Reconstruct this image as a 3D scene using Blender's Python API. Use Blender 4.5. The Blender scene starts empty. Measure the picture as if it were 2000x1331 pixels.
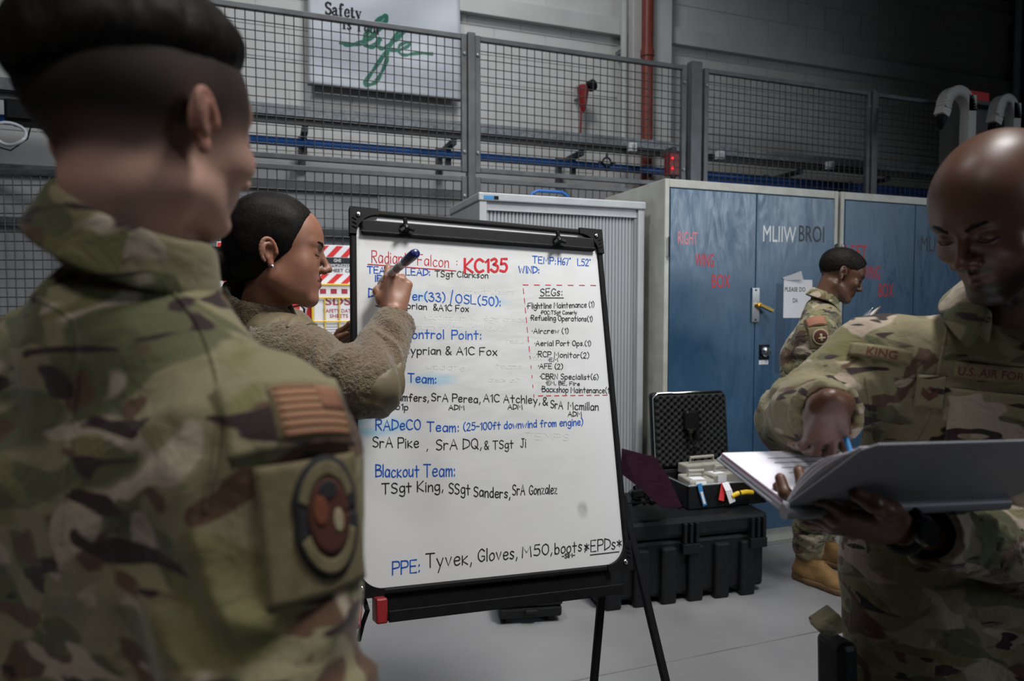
import bpy, bmesh, math, random
import numpy as np
from mathutils import Vector, Matrix
from mathutils.bvhtree import BVHTree
random.seed(7)
SC = bpy.context.scene
COL = SC.collection
# ---------------------------------------------------------------- camera, world, lights, exposure
FPX, HOR, YAW = 1333.0, 605.0, math.radians(19.8)       # 24 mm lens on a 2000 px wide frame
PIT = math.atan((665.5 - HOR) / FPX)
CAM = np.array([0.0, 0.0, 1.38])
FW = np.array([math.sin(YAW) * math.cos(PIT), math.cos(YAW) * math.cos(PIT), -math.sin(PIT)])
RT = np.array([math.cos(YAW), -math.sin(YAW), 0.0])
UP = np.cross(RT, FW)
def ray(x, y): return FW + (x - 1000) / FPX * RT - (y - 665.5) / FPX * UP
def at(x, y, d): return CAM + d * ray(x, y)              # world point seen at a pixel, d metres deep
def on_y(x, y, Y):
    q = ray(x, y); return CAM + q * (Y / q[1])
def on_z(x, y, z=0.0):
    q = ray(x, y); return CAM + q * ((z - CAM[2]) / q[2])
cd = bpy.data.cameras.new('camera'); co = bpy.data.objects.new('camera', cd); COL.objects.link(co)
co.matrix_world = Matrix(((RT[0], UP[0], -FW[0], CAM[0]), (RT[1], UP[1], -FW[1], CAM[1]), (RT[2], UP[2], -FW[2], CAM[2]), (0, 0, 0, 1)))
cd.sensor_width = 36; cd.lens = 24; cd.clip_start = .05
cd.dof.use_dof = True; cd.dof.focus_distance = 1.85; cd.dof.aperture_fstop = 3.6; cd.dof.aperture_blades = 9
SC.camera = co
SC.view_settings.view_transform = 'Standard'; SC.view_settings.look = 'None'
SC.view_settings.gamma = 1; SC.view_settings.use_curve_mapping = False
SC.view_settings.exposure = -0.32
W = bpy.data.worlds.new('hangar_air'); SC.world = W; W.use_nodes = True
W.node_tree.nodes['Background'].inputs[0].default_value = (.86, .92, 1, 1)
W.node_tree.nodes['Background'].inputs[1].default_value = .012
def area(name, loc, to, size, power, col=(1, 1, 1), spread=180, sy=None):
    l = bpy.data.lights.new(name, 'AREA'); l.energy = power; l.color = col; l.size = size; l.spread = math.radians(spread)
    if sy: l.shape = 'RECTANGLE'; l.size_y = sy
    o = bpy.data.objects.new(name, l); COL.objects.link(o); o.location = loc
    o.rotation_euler = (Vector(to) - Vector(loc)).to_track_quat('-Z', 'Y').to_euler()
    return o
#LIGHTS
area('hangar_or_fill_lamp', (1.6, .35, 4.6), (.75, 2.3, 1.2), .95, 52, (1, .98, .95), 80)
area('hangar_or_fill_lamp', (-.6, 1.6, 5.2), (.2, 3.6, 1.6), .8, 42, (.96, .98, 1), 110)
area('hangar_or_fill_lamp', (1.2, 3.2, 5.8), (1.0, 4.9, 2.8), 1.0, 46, (.97, .98, 1), 120)
area('hangar_or_fill_lamp', (3.0, 1.6, 5.0), (2.4, 3.0, 1.0), .7, 16, (1, .98, .95), 90)
area('door_sheen_light', (8.0, -5.5, 3.5), (2.4, 3.2, 1.6), 5.0, 23, (.85, .93, 1), 44, 2.2)  # added unseen area light, reflected as sheen on the upper locker doors
area('hangar_or_fill_lamp', (-1.3, -.9, 4.4), (-.2, .6, 1.4), .5, 4, (1, .97, .93), 60)  # added weak fill from behind left, lifts the near man's neck and shoulder
# ---------------------------------------------------------------- mesh helpers
def tag(o, label=None, cat=None, group=None, kind=None):
    if label: o['label'] = label
    if cat: o['category'] = cat
    if group: o['group'] = group
    if kind: o['kind'] = kind
    return o
def root(name, loc, label, cat, group=None):
    o = bpy.data.objects.new(name, None); COL.objects.link(o); o.location = Vector(loc); o.empty_display_size = .1
    return tag(o, label, cat, group)
def link(name, me, mat, parent=None, smooth=False):
    if mat and not me.materials: me.materials.append(mat)
    if smooth: me.polygons.foreach_set('use_smooth', [True] * len(me.polygons))
    o = bpy.data.objects.new(name, me); COL.objects.link(o)
    if parent is not None:
        o.parent = parent
        o.matrix_parent_inverse = Matrix.Translation(-Vector(parent.location)) if parent.type == 'EMPTY' else Matrix.Identity(4)
    return o
class MB:
    """collects boxes, tubes and plates into ONE mesh (world coordinates)"""
    def __init__(s): s.v = []; s.f = []
    def add(s, v, f):
        n = len(s.v); s.v += [tuple(float(c) for c in p) for p in v]; s.f += [tuple(i + n for i in q) for q in f]; return s
    def box(s, x0, x1, y0, y1, z0, z1, M=None):
        v = [(x, y, z) for x in (x0, x1) for y in (y0, y1) for z in (z0, z1)]
        if M is not None: v = [M @ Vector(p) for p in v]
        return s.add(v, [(0, 1, 3, 2), (4, 6, 7, 5), (0, 4, 5, 1), (2, 3, 7, 6), (0, 2, 6, 4), (1, 5, 7, 3)])
    def bar(s, a, b, w, h, up=(0, 0, 1)):
        a = Vector(a); b = Vector(b); d = (b - a).normalized(); u = Vector(up); sd = d.cross(u)
        if sd.length < 1e-4: sd = d.cross(Vector((1, 0, 0)))
        sd.normalize(); u = sd.cross(d)
        v = [p + sd * (i * w / 2) + u * (j * h / 2) for p in (a, b) for i in (-1, 1) for j in (-1, 1)]
        return s.add(v, [(0, 2, 3, 1), (4, 5, 7, 6), (0, 1, 5, 4), (2, 6, 7, 3), (0, 4, 6, 2), (1, 3, 7, 5)])
    def tube(s, pts, r, n=10, closed=False, cap=True):
        pts = [Vector(p) for p in pts]; m = len(pts); rs = r if isinstance(r, (list, tuple)) else [r] * m
        V = []; ref = None
        for i, p in enumerate(pts):
            a = pts[(i - 1) % m] if (closed or i > 0) else p; b = pts[(i + 1) % m] if (closed or i < m - 1) else p
            d = (b - a).normalized()
            if ref is None: ref = d.orthogonal().normalized()
            x = (ref - d * ref.dot(d)); x = x.normalized() if x.length > 1e-6 else d.orthogonal().normalized(); ref = x; y = d.cross(x)
            V += [p + (x * math.cos(2 * math.pi * k / n) + y * math.sin(2 * math.pi * k / n)) * rs[i] for k in range(n)]
        Fc = []
        for i in range(m if closed else m - 1):
            for k in range(n):
                j = (i + 1) % m; Fc.append((i * n + k, i * n + (k + 1) % n, j * n + (k + 1) % n, j * n + k))
        if cap and not closed: Fc += [tuple(range(n))[::-1], tuple((m - 1) * n + k for k in range(n))]
        return s.add(V, Fc)
    def poly(s, pts, off):
        """flat polygon given thickness along off"""
        n = len(pts); off = Vector(off); P = [Vector(p) for p in pts]
        return s.add(P + [p + off for p in P], [tuple(range(n))[::-1], tuple(range(n, 2 * n))] + [(i, (i + 1) % n, n + (i + 1) % n, n + i) for i in range(n)])
    def lathe(s, prof, org, axis, n=20):
        org = Vector(org); ax = Vector(axis).normalized(); x = ax.orthogonal().normalized(); y = ax.cross(x); V = []; Fc = []
        for (r, h) in prof: V += [org + ax * h + (x * math.cos(2 * math.pi * k / n) + y * math.sin(2 * math.pi * k / n)) * r for k in range(n)]
        for i in range(len(prof) - 1):
            for k in range(n): Fc.append((i * n + k, i * n + (k + 1) % n, (i + 1) * n + (k + 1) % n, (i + 1) * n + k))
        Fc += [tuple(range(n))[::-1], tuple((len(prof) - 1) * n + k for k in range(n))]
        return s.add(V, Fc)
    def mesh(s, name):
        me = bpy.data.meshes.new(name); me.from_pydata(s.v, [], s.f)
        bm = bmesh.new(); bm.from_mesh(me); bmesh.ops.recalc_face_normals(bm, faces=bm.faces); bm.to_mesh(me); bm.free()
        return me
    def build(s, name, mat, parent=None, smooth=False, bevel=0, seg=2):
        o = link(name, s.mesh(name), mat, parent, smooth)
        if bevel:
            m = o.modifiers.new('bevel', 'BEVEL'); m.width = bevel; m.segments = seg; m.limit_method = 'ANGLE'; m.angle_limit = math.radians(40)
        if smooth and bevel == 0 and len(s.f) > 6:
            try: o.data.set_sharp_from_angle(angle=math.radians(40))
            except Exception: pass
        return o
# ---------------------------------------------------------------- materials
def nd(nt, t, **kw):
    n = nt.nodes.new(t)
    for k, v in kw.items():
        if k in n.inputs: n.inputs[k].default_value = v
        else: setattr(n, k, v)
    return n
def new_mat(name, col, rough=.5, metal=0, spec=.5, coat=0):
    m = bpy.data.materials.new(name); m.use_nodes = True; b = m.node_tree.nodes['Principled BSDF']
    b.inputs['Base Color'].default_value = (*col, 1); b.inputs['Roughness'].default_value = rough
    b.inputs['Metallic'].default_value = metal; b.inputs['Specular IOR Level'].default_value = spec; b.inputs['Coat Weight'].default_value = coat
    return m
def coords(nt, scale=(1, 1, 1), rot=(0, 0, 0), loc=(0, 0, 0)):
    t = nd(nt, 'ShaderNodeTexCoord'); mp = nd(nt, 'ShaderNodeMapping'); mp.inputs['Scale'].default_value = scale
    mp.inputs['Rotation'].default_value = rot; mp.inputs['Location'].default_value = loc
    nt.links.new(t.outputs['Object'], mp.inputs[0]); return mp.outputs[0]
def mottled(name, c1, c2, rough=.5, scale=6, sc=(1, 1, 1), metal=0, bump=0, bscale=60, r2=None, detail=4, spec=.5, lo=.35, hi=.65, coat=0):
    """two tones of one finish mixed by noise, with fine relief"""
    m = new_mat(name, c1, rough, metal, spec, coat); nt = m.node_tree; b = nt.nodes['Principled BSDF']
    v = coords(nt, sc); n = nd(nt, 'ShaderNodeTexNoise', Scale=scale, Detail=detail); nt.links.new(v, n.inputs['Vector'])
    r = nd(nt, 'ShaderNodeValToRGB'); r.color_ramp.elements[0].position = lo; r.color_ramp.elements[1].position = hi
    r.color_ramp.elements[0].color = (*c1, 1); r.color_ramp.elements[1].color = (*c2, 1)
    nt.links.new(n.outputs[0], r.inputs[0]); nt.links.new(r.outputs[0], b.inputs['Base Color'])
    if r2 is not None:
        mr = nd(nt, 'ShaderNodeMapRange'); mr.inputs[1].default_value = lo; mr.inputs[2].default_value = hi; mr.inputs[3].default_value = rough; mr.inputs[4].default_value = r2
        nt.links.new(n.outputs[0], mr.inputs[0]); nt.links.new(mr.outputs[0], b.inputs['Roughness'])
    if bump:
        n2 = nd(nt, 'ShaderNodeTexNoise', Scale=bscale, Detail=3.0); nt.links.new(v, n2.inputs['Vector'])
        bp = nd(nt, 'ShaderNodeBump', Strength=bump, Distance=.002); nt.links.new(n2.outputs[0], bp.inputs['Height']); nt.links.new(bp.outputs[0], b.inputs['Normal'])
    return m
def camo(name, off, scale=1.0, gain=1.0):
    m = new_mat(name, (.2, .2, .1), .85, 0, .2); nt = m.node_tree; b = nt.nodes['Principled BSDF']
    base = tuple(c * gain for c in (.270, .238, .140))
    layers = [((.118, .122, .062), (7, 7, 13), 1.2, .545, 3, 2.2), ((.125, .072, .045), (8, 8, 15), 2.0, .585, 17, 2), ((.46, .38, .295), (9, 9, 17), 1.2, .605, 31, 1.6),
              ((.20, .185, .085), (8, 8, 15), 1.0, .60, 61, 2), ((.040, .025, .026), (11, 11, 34), 1.5, .645, 47, 1.6)]
    prev = None
    for i, (c, s, dist, th, o, dt) in enumerate(layers):
        v = coords(nt, tuple(q * scale for q in s), (0, .1, .15 * i), (off + o, off * .7, o * .3))
        n = nd(nt, 'ShaderNodeTexNoise', Scale=1.0, Detail=dt, Roughness=.4, Distortion=dist * .55); nt.links.new(v, n.inputs['Vector'])
        mr = nd(nt, 'ShaderNodeMapRange'); mr.inputs[1].default_value = th - .012; mr.inputs[2].default_value = th + .012; nt.links.new(n.outputs[0], mr.inputs[0])
        mx = nd(nt, 'ShaderNodeMix', data_type='RGBA'); nt.links.new(mr.outputs[0], mx.inputs[0])
        if prev is None: mx.inputs[6].default_value = (*base, 1)
        else: nt.links.new(prev, mx.inputs[6])
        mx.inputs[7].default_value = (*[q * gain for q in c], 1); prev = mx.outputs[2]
    nt.links.new(prev, b.inputs['Base Color'])
    v = coords(nt, (1, 1, 1)); n1 = nd(nt, 'ShaderNodeTexNoise', Scale=22.0, Detail=3.0, Distortion=.6); nt.links.new(v, n1.inputs['Vector'])
    n2 = nd(nt, 'ShaderNodeTexNoise', Scale=500.0); nt.links.new(v, n2.inputs['Vector'])
    b1 = nd(nt, 'ShaderNodeBump', Strength=.35, Distance=.02); nt.links.new(n1.outputs[0], b1.inputs['Height'])
    b2 = nd(nt, 'ShaderNodeBump', Strength=.15, Distance=.001); nt.links.new(n2.outputs[0], b2.inputs['Height']); nt.links.new(b1.outputs[0], b2.inputs['Normal'])
    nt.links.new(b2.outputs[0], b.inputs['Normal']); b.inputs['Sheen Weight'].default_value = .15
    return m
def skin_mat(name, rough=.42, sss=.12):
    m = new_mat(name, (.5, .3, .2), rough, 0, .4); nt = m.node_tree; b = nt.nodes['Principled BSDF']
    a = nd(nt, 'ShaderNodeAttribute'); a.attribute_name = 'col'
    v = coords(nt); n = nd(nt, 'ShaderNodeTexNoise', Scale=38.0, Detail=3.0); nt.links.new(v, n.inputs['Vector'])
    mr = nd(nt, 'ShaderNodeMapRange'); mr.inputs[3].default_value = .86; mr.inputs[4].default_value = 1.14; nt.links.new(n.outputs[0], mr.inputs[0])
    mx = nd(nt, 'ShaderNodeVectorMath', operation='SCALE'); nt.links.new(a.outputs['Color'], mx.inputs[0]); nt.links.new(mr.outputs[0], mx.inputs['Scale'])
    nt.links.new(mx.outputs[0], b.inputs['Base Color'])
    b.inputs['Subsurface Weight'].default_value = sss; b.inputs['Subsurface Radius'].default_value = (.012, .004, .002)
    n2 = nd(nt, 'ShaderNodeTexNoise', Scale=420.0, Detail=2.0); nt.links.new(v, n2.inputs['Vector'])
    bp = nd(nt, 'ShaderNodeBump', Strength=.12, Distance=.0006); nt.links.new(n2.outputs[0], bp.inputs['Height']); nt.links.new(bp.outputs[0], b.inputs['Normal'])
    return m
def hair_mat(name, c1, c2, rough=.38, sc=(60, 60, 500)):
    m = mottled(name, c1, c2, rough, 1.0, sc, 0, 0); nt = m.node_tree; b = nt.nodes['Principled BSDF']
    v = coords(nt, tuple(q * 1.5 for q in sc)); n = nd(nt, 'ShaderNodeTexNoise', Scale=1.0, Detail=3.0); nt.links.new(v, n.inputs['Vector'])
    bp = nd(nt, 'ShaderNodeBump', Strength=.6, Distance=.002); nt.links.new(n.outputs[0], bp.inputs['Height']); nt.links.new(bp.outputs[0], b.inputs['Normal'])
    b.inputs['Specular IOR Level'].default_value = .10; bp.inputs['Strength'].default_value = .35
    return m
M = {}
M['wall'] = mottled('wall_paint', (.47, .465, .455), (.53, .525, .515), .75, 3, bump=.25, bscale=90)
M['trim'] = mottled('trim_paint', (.44, .44, .43), (.5, .5, .49), .7, 4, bump=.2)
M['dark_wall'] = mottled('dark_cladding', (.06, .063, .066), (.09, .09, .092), .7, 3)
M['galv'] = mottled('galvanised_steel', (.12, .14, .15), (.20, .22, .235), .5, 45, metal=.25, r2=.38)
M['fence'] = mottled('grey_fence_paint', (.065, .068, .072), (.09, .094, .10), .42, 12, metal=.3)
M['wire'] = new_mat('fence_wire', (.05, .05, .052), .5, .3)
M['blue_pipe'] = new_mat('blue_pipe_paint', (.015, .12, .42), .35)
M['red_pipe'] = mottled('red_oxide_pipe', (.17, .030, .018), (.21, .038, .022), .45, 20)
M['red'] = new_mat('red_plastic', (.22, .012, .014), .4)
M['red_paint'] = new_mat('red_paint', (.60, .035, .04), .6, 0, .3)
M['pink_paint'] = new_mat('faded_red_paint', (.75, .25, .28), .6, 0, .3)
M['white_paint'] = new_mat('white_paint', (.72, .75, .77), .5)
M['black_paint'] = new_mat('black_paint', (.012, .013, .016), .5)
M['cream'] = mottled('cream_enamel', (.42, .42, .38), (.5, .5, .46), .45, 14, bump=.05)
M['cab'] = mottled('grey_enamel', (.38, .4, .42), (.43, .45, .47), .4, 10)
M['slat'] = new_mat('tambour_plastic', (.36, .38, .40), .38)
M['panel'] = mottled('grey_panel', (.21, .22, .235), (.27, .28, .295), .5, 3)
M['black'] = mottled('black_plastic', (.005, .005, .0055), (.007, .007, .008), .5, 30, spec=.12)
M['case'] = mottled('black_case_plastic', (.004, .0043, .005), (.008, .0083, .0095), .5, 40, bump=.4, bscale=300, spec=.25)
M['foam'] = mottled('convoluted_foam', (.010, .0105, .012), (.016, .017, .019), .95, 60)
M['chrome'] = new_mat('polished_metal', (.75, .76, .78), .18, 1)
M['brass'] = new_mat('brass', (.62, .42, .12), .3, 1)
M['paper'] = new_mat('white_paper', (.72, .72, .76), .7)
M['page'] = new_mat('printed_page', (.80, .79, .88), .7)
M['binder'] = mottled('binder_vinyl', (.20, .205, .235), (.23, .235, .265), .42, 8)
M['yellow'] = new_mat('yellow_coated_wire', (.75, .50, .02), .4)
M['maroon'] = mottled('maroon_cloth', (.010, .0025, .0055), (.016, .004, .008), .95, 30, bump=.2, bscale=200, spec=.08)
M['green'] = new_mat('green_print', (.0, .11, .065), .6)
M['banner'] = mottled('vinyl_banner', (.40, .43, .47), (.45, .48, .52), .5, 2)
M['meter'] = mottled('beige_instrument_plastic', (.30, .29, .25), (.36, .35, .31), .45, 20)
M['boot'] = mottled('coyote_suede', (.17, .095, .03), (.23, .13, .045), .85, 25, bump=.5, bscale=200)
M['sole'] = new_mat('rubber_sole', (.12, .07, .03), .8)
M['tan'] = new_mat('tan_patch_cloth', (.36, .30, .19), .9)
M['spice'] = new_mat('brown_thread', (.10, .03, .02), .9)
M['velcro'] = mottled('olive_velcro', (.150, .122, .066), (.19, .158, .088), .95, 80, bump=.3, bscale=500)
M['patch_red'] = new_mat('rust_patch_thread', (.075, .022, .013), .9)
M['patch_orange'] = new_mat('orange_patch_thread', (.17, .05, .02), .9)
M['patch_dark'] = new_mat('dark_patch_border', (.018, .018, .022), .9)
M['flag_tan'] = new_mat('flag_tan_thread', (.40, .235, .13), .85)
M['flag_brown'] = new_mat('flag_brown_thread', (.27, .12, .07), .85)
M['ink_black'] = new_mat('black_marker_ink', (.010, .010, .012), .7, 0, .25)
M['ink_blue'] = new_mat('blue_marker_ink', (.006, .075, .38), .7, 0, .25)
M['ink_red'] = new_mat('red_marker_ink', (.46, .015, .025), .7, 0, .25)
M['ink_ghost'] = new_mat('wiped_off_ink', (.52, .53, .535), .5)
M['wood'] = new_mat('clipboard_board', (.25, .13, .06), .6)
M['text_maroon'] = new_mat('maroon_print', (.33, .03, .05), .6)
M['sky_tag'] = new_mat('blue_label', (.03, .22, .5), .5)
M['navy'] = new_mat('navy_plastic', (.008, .014, .10), .3)
M['led'] = new_mat('red_led', (.8, .02, .02), .3)
bb = M['led'].node_tree.nodes['Principled BSDF']; bb.inputs['Emission Color'].default_value = (1, .02, .03, 1); bb.inputs['Emission Strength'].default_value = 2.2
def locker_blue():
    m = new_mat('blue_locker_enamel', (.05, .14, .26), .3, 0, .6); nt = m.node_tree; b = nt.nodes['Principled BSDF']
    v = coords(nt, (2.2, 2.2, 1.3), (0, .5, 0)); n = nd(nt, 'ShaderNodeTexNoise', Scale=1.6, Detail=6.0, Distortion=1.2); nt.links.new(v, n.inputs['Vector'])
    r = nd(nt, 'ShaderNodeValToRGB'); r.color_ramp.elements[0].position = .35; r.color_ramp.elements[1].position = .75
    r.color_ramp.elements[0].color = (.024, .072, .140, 1); r.color_ramp.elements[1].color = (.045, .112, .20, 1)
    nt.links.new(n.outputs[0], r.inputs[0]); nt.links.new(r.outputs[0], b.inputs['Base Color'])
    v2 = coords(nt, (8, 8, 2), (0, .8, 0)); n2 = nd(nt, 'ShaderNodeTexNoise', Scale=1.5, Detail=8.0, Roughness=.7, Distortion=2.0); nt.links.new(v2, n2.inputs['Vector'])
    mr = nd(nt, 'ShaderNodeMapRange'); mr.inputs[1].default_value = .4; mr.inputs[2].default_value = .7; mr.inputs[3].default_value = .26; mr.inputs[4].default_value = .46
    nt.links.new(n2.outputs[0], mr.inputs[0]); nt.links.new(mr.outputs[0], b.inputs['Roughness'])
    n3 = nd(nt, 'ShaderNodeTexNoise', Scale=3.0, Detail=2.0); nt.links.new(coords(nt), n3.inputs['Vector'])
    bp = nd(nt, 'ShaderNodeBump', Strength=.12, Distance=.02); nt.links.new(n3.outputs[0], bp.inputs['Height']); nt.links.new(bp.outputs[0], b.inputs['Normal'])
    return m
M['blue'] = locker_blue()
def floor_mat():
    m = mottled('painted_concrete', (.165, .165, .170), (.205, .205, .212), .42, 1.6, bump=.06, bscale=40, r2=.55, detail=8); return m
M['floor'] = floor_mat()
# ---------------------------------------------------------------- lettering
def font_mesh(s, bold=0.0):
    c = bpy.data.curves.new('t', 'FONT'); c.body = s; c.size = 1; c.offset = bold; c.resolution_u = 3
    o = bpy.data.objects.new('t', c); COL.objects.link(o); bpy.context.view_layer.update()
    me = bpy.data.meshes.new_from_object(o.evaluated_get(bpy.context.evaluated_depsgraph_get()))
    bpy.data.objects.remove(o); bpy.data.curves.remove(c)
    return me
def lettering(name, s, mat, parent, org, right, up, h, width=None, off=.001, bold=0.0, mapper=None):
    """printed text: cap height h, optional total width; org is the baseline start"""
    me = font_mesh(s, bold); P = np.array([v.co[:] for v in me.vertices]); x0, x1 = P[:, 0].min(), P[:, 0].max()
    sy = h / .70; sx = sy if width is None else width / (x1 - x0)
    right = Vector(right).normalized(); up = Vector(up).normalized(); n = right.cross(up)
    for v in me.vertices:
        x, y = (v.co.x - x0) * sx, v.co.y * sy
        v.co = mapper(x, y) if mapper else Vector(org) + right * x + up * y + n * off
    me.name = name
    return link(name, me, mat, parent)
# hand-drawn single stroke alphabet: capitals 10 high, small letters 6 high; '~' marks a curved stroke
G = {
'A': '0,0 3,10 6,0|1.2,3.6 4.9,3.6', 'B': '0,0 0,10|~0,10 4,9.5 4.3,7 0,5.4|~0,5.4 5,5 5,1 0,0', 'C': '~5.5,8.5 3,10 .4,7.5 .2,3 2.5,.1 5.5,1.2',
'D': '0,0 .2,10|~.2,10 5,8 5.2,3 0,0', 'E': '4.8,10 0,10 0,0 4.8,0|0,5.2 4,5.2', 'F': '5,10 0,9.6 0,0|0,5 4,5', 'G': '~5.5,8.3 3,10 .4,7 .4,2.5 3,0 5.4,1.6|5.5,1.2 5.5,4.2 3.3,4.2',
'H': '0,0 0,10|5,0 5,10|0,5 5,5', 'I': '.5,0 .5,10', 'J': '~3.5,10 3.6,2 2,0 0,1.5|1.8,10 5.5,10', 'K': '0,0 0,10|5,10 0,4.3 5.2,0', 'L': '0,10 0,0 4.4,0',
'M': '0,0 .4,10 3.2,4 6,10 6.6,0', 'N': '0,0 0,10 5,0 5,10', 'O': '~3,10 .5,8 .2,3 2.8,0 5.4,2.5 5.2,8 3,10', 'P': '0,0 0,10|~0,10 4.6,9.6 4.8,5.6 0,4.6',
'Q': '~3,10 .5,8 .2,3 2.8,0 5.4,2.5 5.2,8 3,10|3.4,2.6 6,-.6', 'R': '0,0 0,10|~0,10 4.4,9.6 4.4,6 0,5|1.6,5 5,0', 'S': '~4.8,8.8 2.6,10 .4,8.4 1,6 4,4.4 4.8,2 2.6,0 .2,1',
'T': '0,10 6,10|3,10 3,0', 'V': '0,10 2.6,0 5.2,10', 'W': '0,10 1.8,0 3.6,7 5.4,0 7.2,10', 'X': '0,10 5,0|5,10 0,0', 'Y': '0,10 2.6,5|5.2,10 1.8,0',
'a': '~4.4,5.2 2,6.2 .2,3.5 1,.3 3,.5 4.3,3|4.4,5.6 4.4,0', 'b': '0,10 0,0|~0,4.4 2.4,6 4.2,4 3.8,.8 1.8,-.2 0,1.2', 'c': '~4,5.2 2,6 .2,3.6 .8,.6 2.6,0 4.2,1',
'd': '~4,5.2 2,6 .2,3.6 .8,.4 2.6,.2 4,1.6|4.1,10 4.2,0', 'e': '~.3,3.2 4,3.6 3.6,5.8 1.6,6 .2,3.8 .8,.6 2.4,0 4.2,1', 'f': '~4.2,8.6 3,9.6 1.8,8 1.8,0|0,5.4 3.6,5.4',
'g': '~4.2,5.4 2,6.2 .2,4 1,.8 3,.8 4.2,2.6|~4.3,6 4.3,-2 2.4,-3.8 .2,-2.6', 'h': '0,10 0,0|~0,3.6 2,6 3.6,5 3.8,0', 'i': '.4,6 .4,0|.4,8.1 .5,8.6', 'k': '0,6.4 0,0|3.6,6 0,2.8 3.8,0',
'l': '.4,10 .4,0', 'm': '0,6 0,0|~0,3.8 1.6,6 2.6,5 2.7,0|~2.7,3.8 4.2,6 5.2,5 5.3,0', 'n': '0,6 0,0|~0,3.6 2,6.1 3.6,5 3.8,0', 'o': '~2.2,6 .2,4 .6,.6 2.4,0 4.3,2 3.8,5.2 2.2,6',
'p': '0,6 0,-4|~0,4.4 2.4,6.2 4.2,4.2 3.8,1 1.8,0 0,1.2', 'r': '0,6 0,0|~0,3.6 1.4,5.8 3.4,5.4', 's': '~3.6,5.4 1.8,6.2 .4,4.8 1.8,3.2 3.4,1.8 2,0 .1,.8', 't': '1.8,9.4 1.9,0|0,6 4,6',
'u': '~0,6 .2,1 1.8,0 3.8,2|3.9,6 3.9,0', 'v': '0,6 2,0 4,6', 'w': '0,6 1.4,0 2.8,4.6 4.2,0 5.6,6', 'x': '0,6 4,0|4,6 0,0', 'y': '0,6 2.2,.8|4.4,6 1,-4', 'z': '0,6 3.8,6 0,0 4,0',
'0': '~2.6,10 .4,8 .2,3 2.4,0 4.6,2.5 4.6,8 2.6,10', '1': '0,7.6 1.8,10 1.8,0', '2': '~.2,7.8 2,10 4.2,8.4 3.4,5 0,0|0,0 4.6,0', '3': '~.4,9 2.6,10 4,8 2,5.6|~2,5.6 4.8,4 4,.6 2,-.1 0,1.4',
'4': '2.8,10 0,4 4.8,4|3.6,7 3.6,0', '5': '4.4,10 .8,10 .6,6|~.6,6 3.4,6.2 4.6,3.2 3,.2 0,.8', '6': '~3.8,10 .8,6.5 .3,2 2.2,0 4.4,1.6 3.6,4.4 .5,3.6', '7': '0,10 4.6,10 1.6,0',
'(': '~2.4,11 .5,7.5 .5,2.5 2.4,-1', ')': '~0,11 1.9,7.5 1.9,2.5 0,-1', '/': '0,-1 4,11', ':': '.4,5.2 .5,5.9|.4,.6 .5,1.3', ',': '.9,.8 .2,-1.6', '.': '.3,0 .5,.6', '-': '0,4.4 3.4,4.4',
'&': '~5,0 1.2,6 1,9 2.8,10 3.6,8 .6,3.6 .4,1 2.4,0 5,3.6', '*': '2,2 2,7.6|0,3.2 4,6.6|0,6.6 4,3.2', '\u00b0': '~.6,10 0,9.3 .6,8.6 1.2,9.3 .6,10', '\u00b7': '.3,4.4 .5,5.2', ';': '.9,.8 .2,-1.6|.8,5 .9,5.8', ' ': ''}
ADV = {' ': 3.4, ':': 3.0, ',': 2.8, '.': 2.4, '\u00b7': 2.2, '\u00b0': 2.4}
def catmull(P, n=5):
    P = [Vector((p[0], p[1])) for p in P]; Q = [P[0] * 2 - P[1]] + P + [P[-1] * 2 - P[-2]]; out = []
    for i in range(1, len(Q) - 2):
        for k in range(n):
            t = k / n; a, b, c, d = Q[i - 1], Q[i], Q[i + 1], Q[i + 2]
            out.append(.5 * ((2 * b) + (c - a) * t + (2 * a - 5 * b + 4 * c - d) * t * t + (3 * b - a - 3 * c + d) * t ** 3))
    return out + [P[-1]]
def strokes(text, rnd=None):
    x = 0; out = []
    for ch in text:
        s = G.get(ch, ''); w = 0
        jx, jy = (rnd.uniform(-.15, .15), rnd.uniform(-.35, .35)) if rnd else (0, 0)
        for st in filter(None, s.split('|')):
            cur = st[0] == '~'; pts = [tuple(map(float, q.split(','))) for q in st.lstrip('~').split()]
            w = max(w, max(p[0] for p in pts))
            pts = catmull(pts) if cur else [Vector(p) for p in pts]
            out.append([(p[0] + x + jx, p[1] + jy) for p in pts])
        x += ADV.get(ch, w + 1.9)
    return out, x - 1.5
def ribbons(lines, w, conv, mat, name, parent):
    """flat pen strokes; conv maps (x, y) in metres to a world point"""
    V = []; Fc = []
    for ln in lines:
        n0 = len(V); m = len(ln); P = [Vector(p) for p in ln]
        for i, p in enumerate(P):
            a = P[max(i - 1, 0)]; b = P[min(i + 1, m - 1)]; d = (b - a); d = d.normalized() if d.length > 1e-9 else Vector((1, 0))
            ww = w[i] if isinstance(w, (list, tuple)) else w
            e = d * (ww * .5 if i == m - 1 else -ww * .5 if i == 0 else 0); q = Vector((-d.y, d.x)) * ww * .5
            V += [conv(*(p + e + q)), conv(*(p + e - q))]
        Fc += [(n0 + 2 * i, n0 + 2 * i + 1, n0 + 2 * i + 3, n0 + 2 * i + 2) for i in range(m - 1)]
    me = bpy.data.meshes.new(name); me.from_pydata([tuple(v) for v in V], [], Fc)
    return link(name, me, mat, parent)
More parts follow.
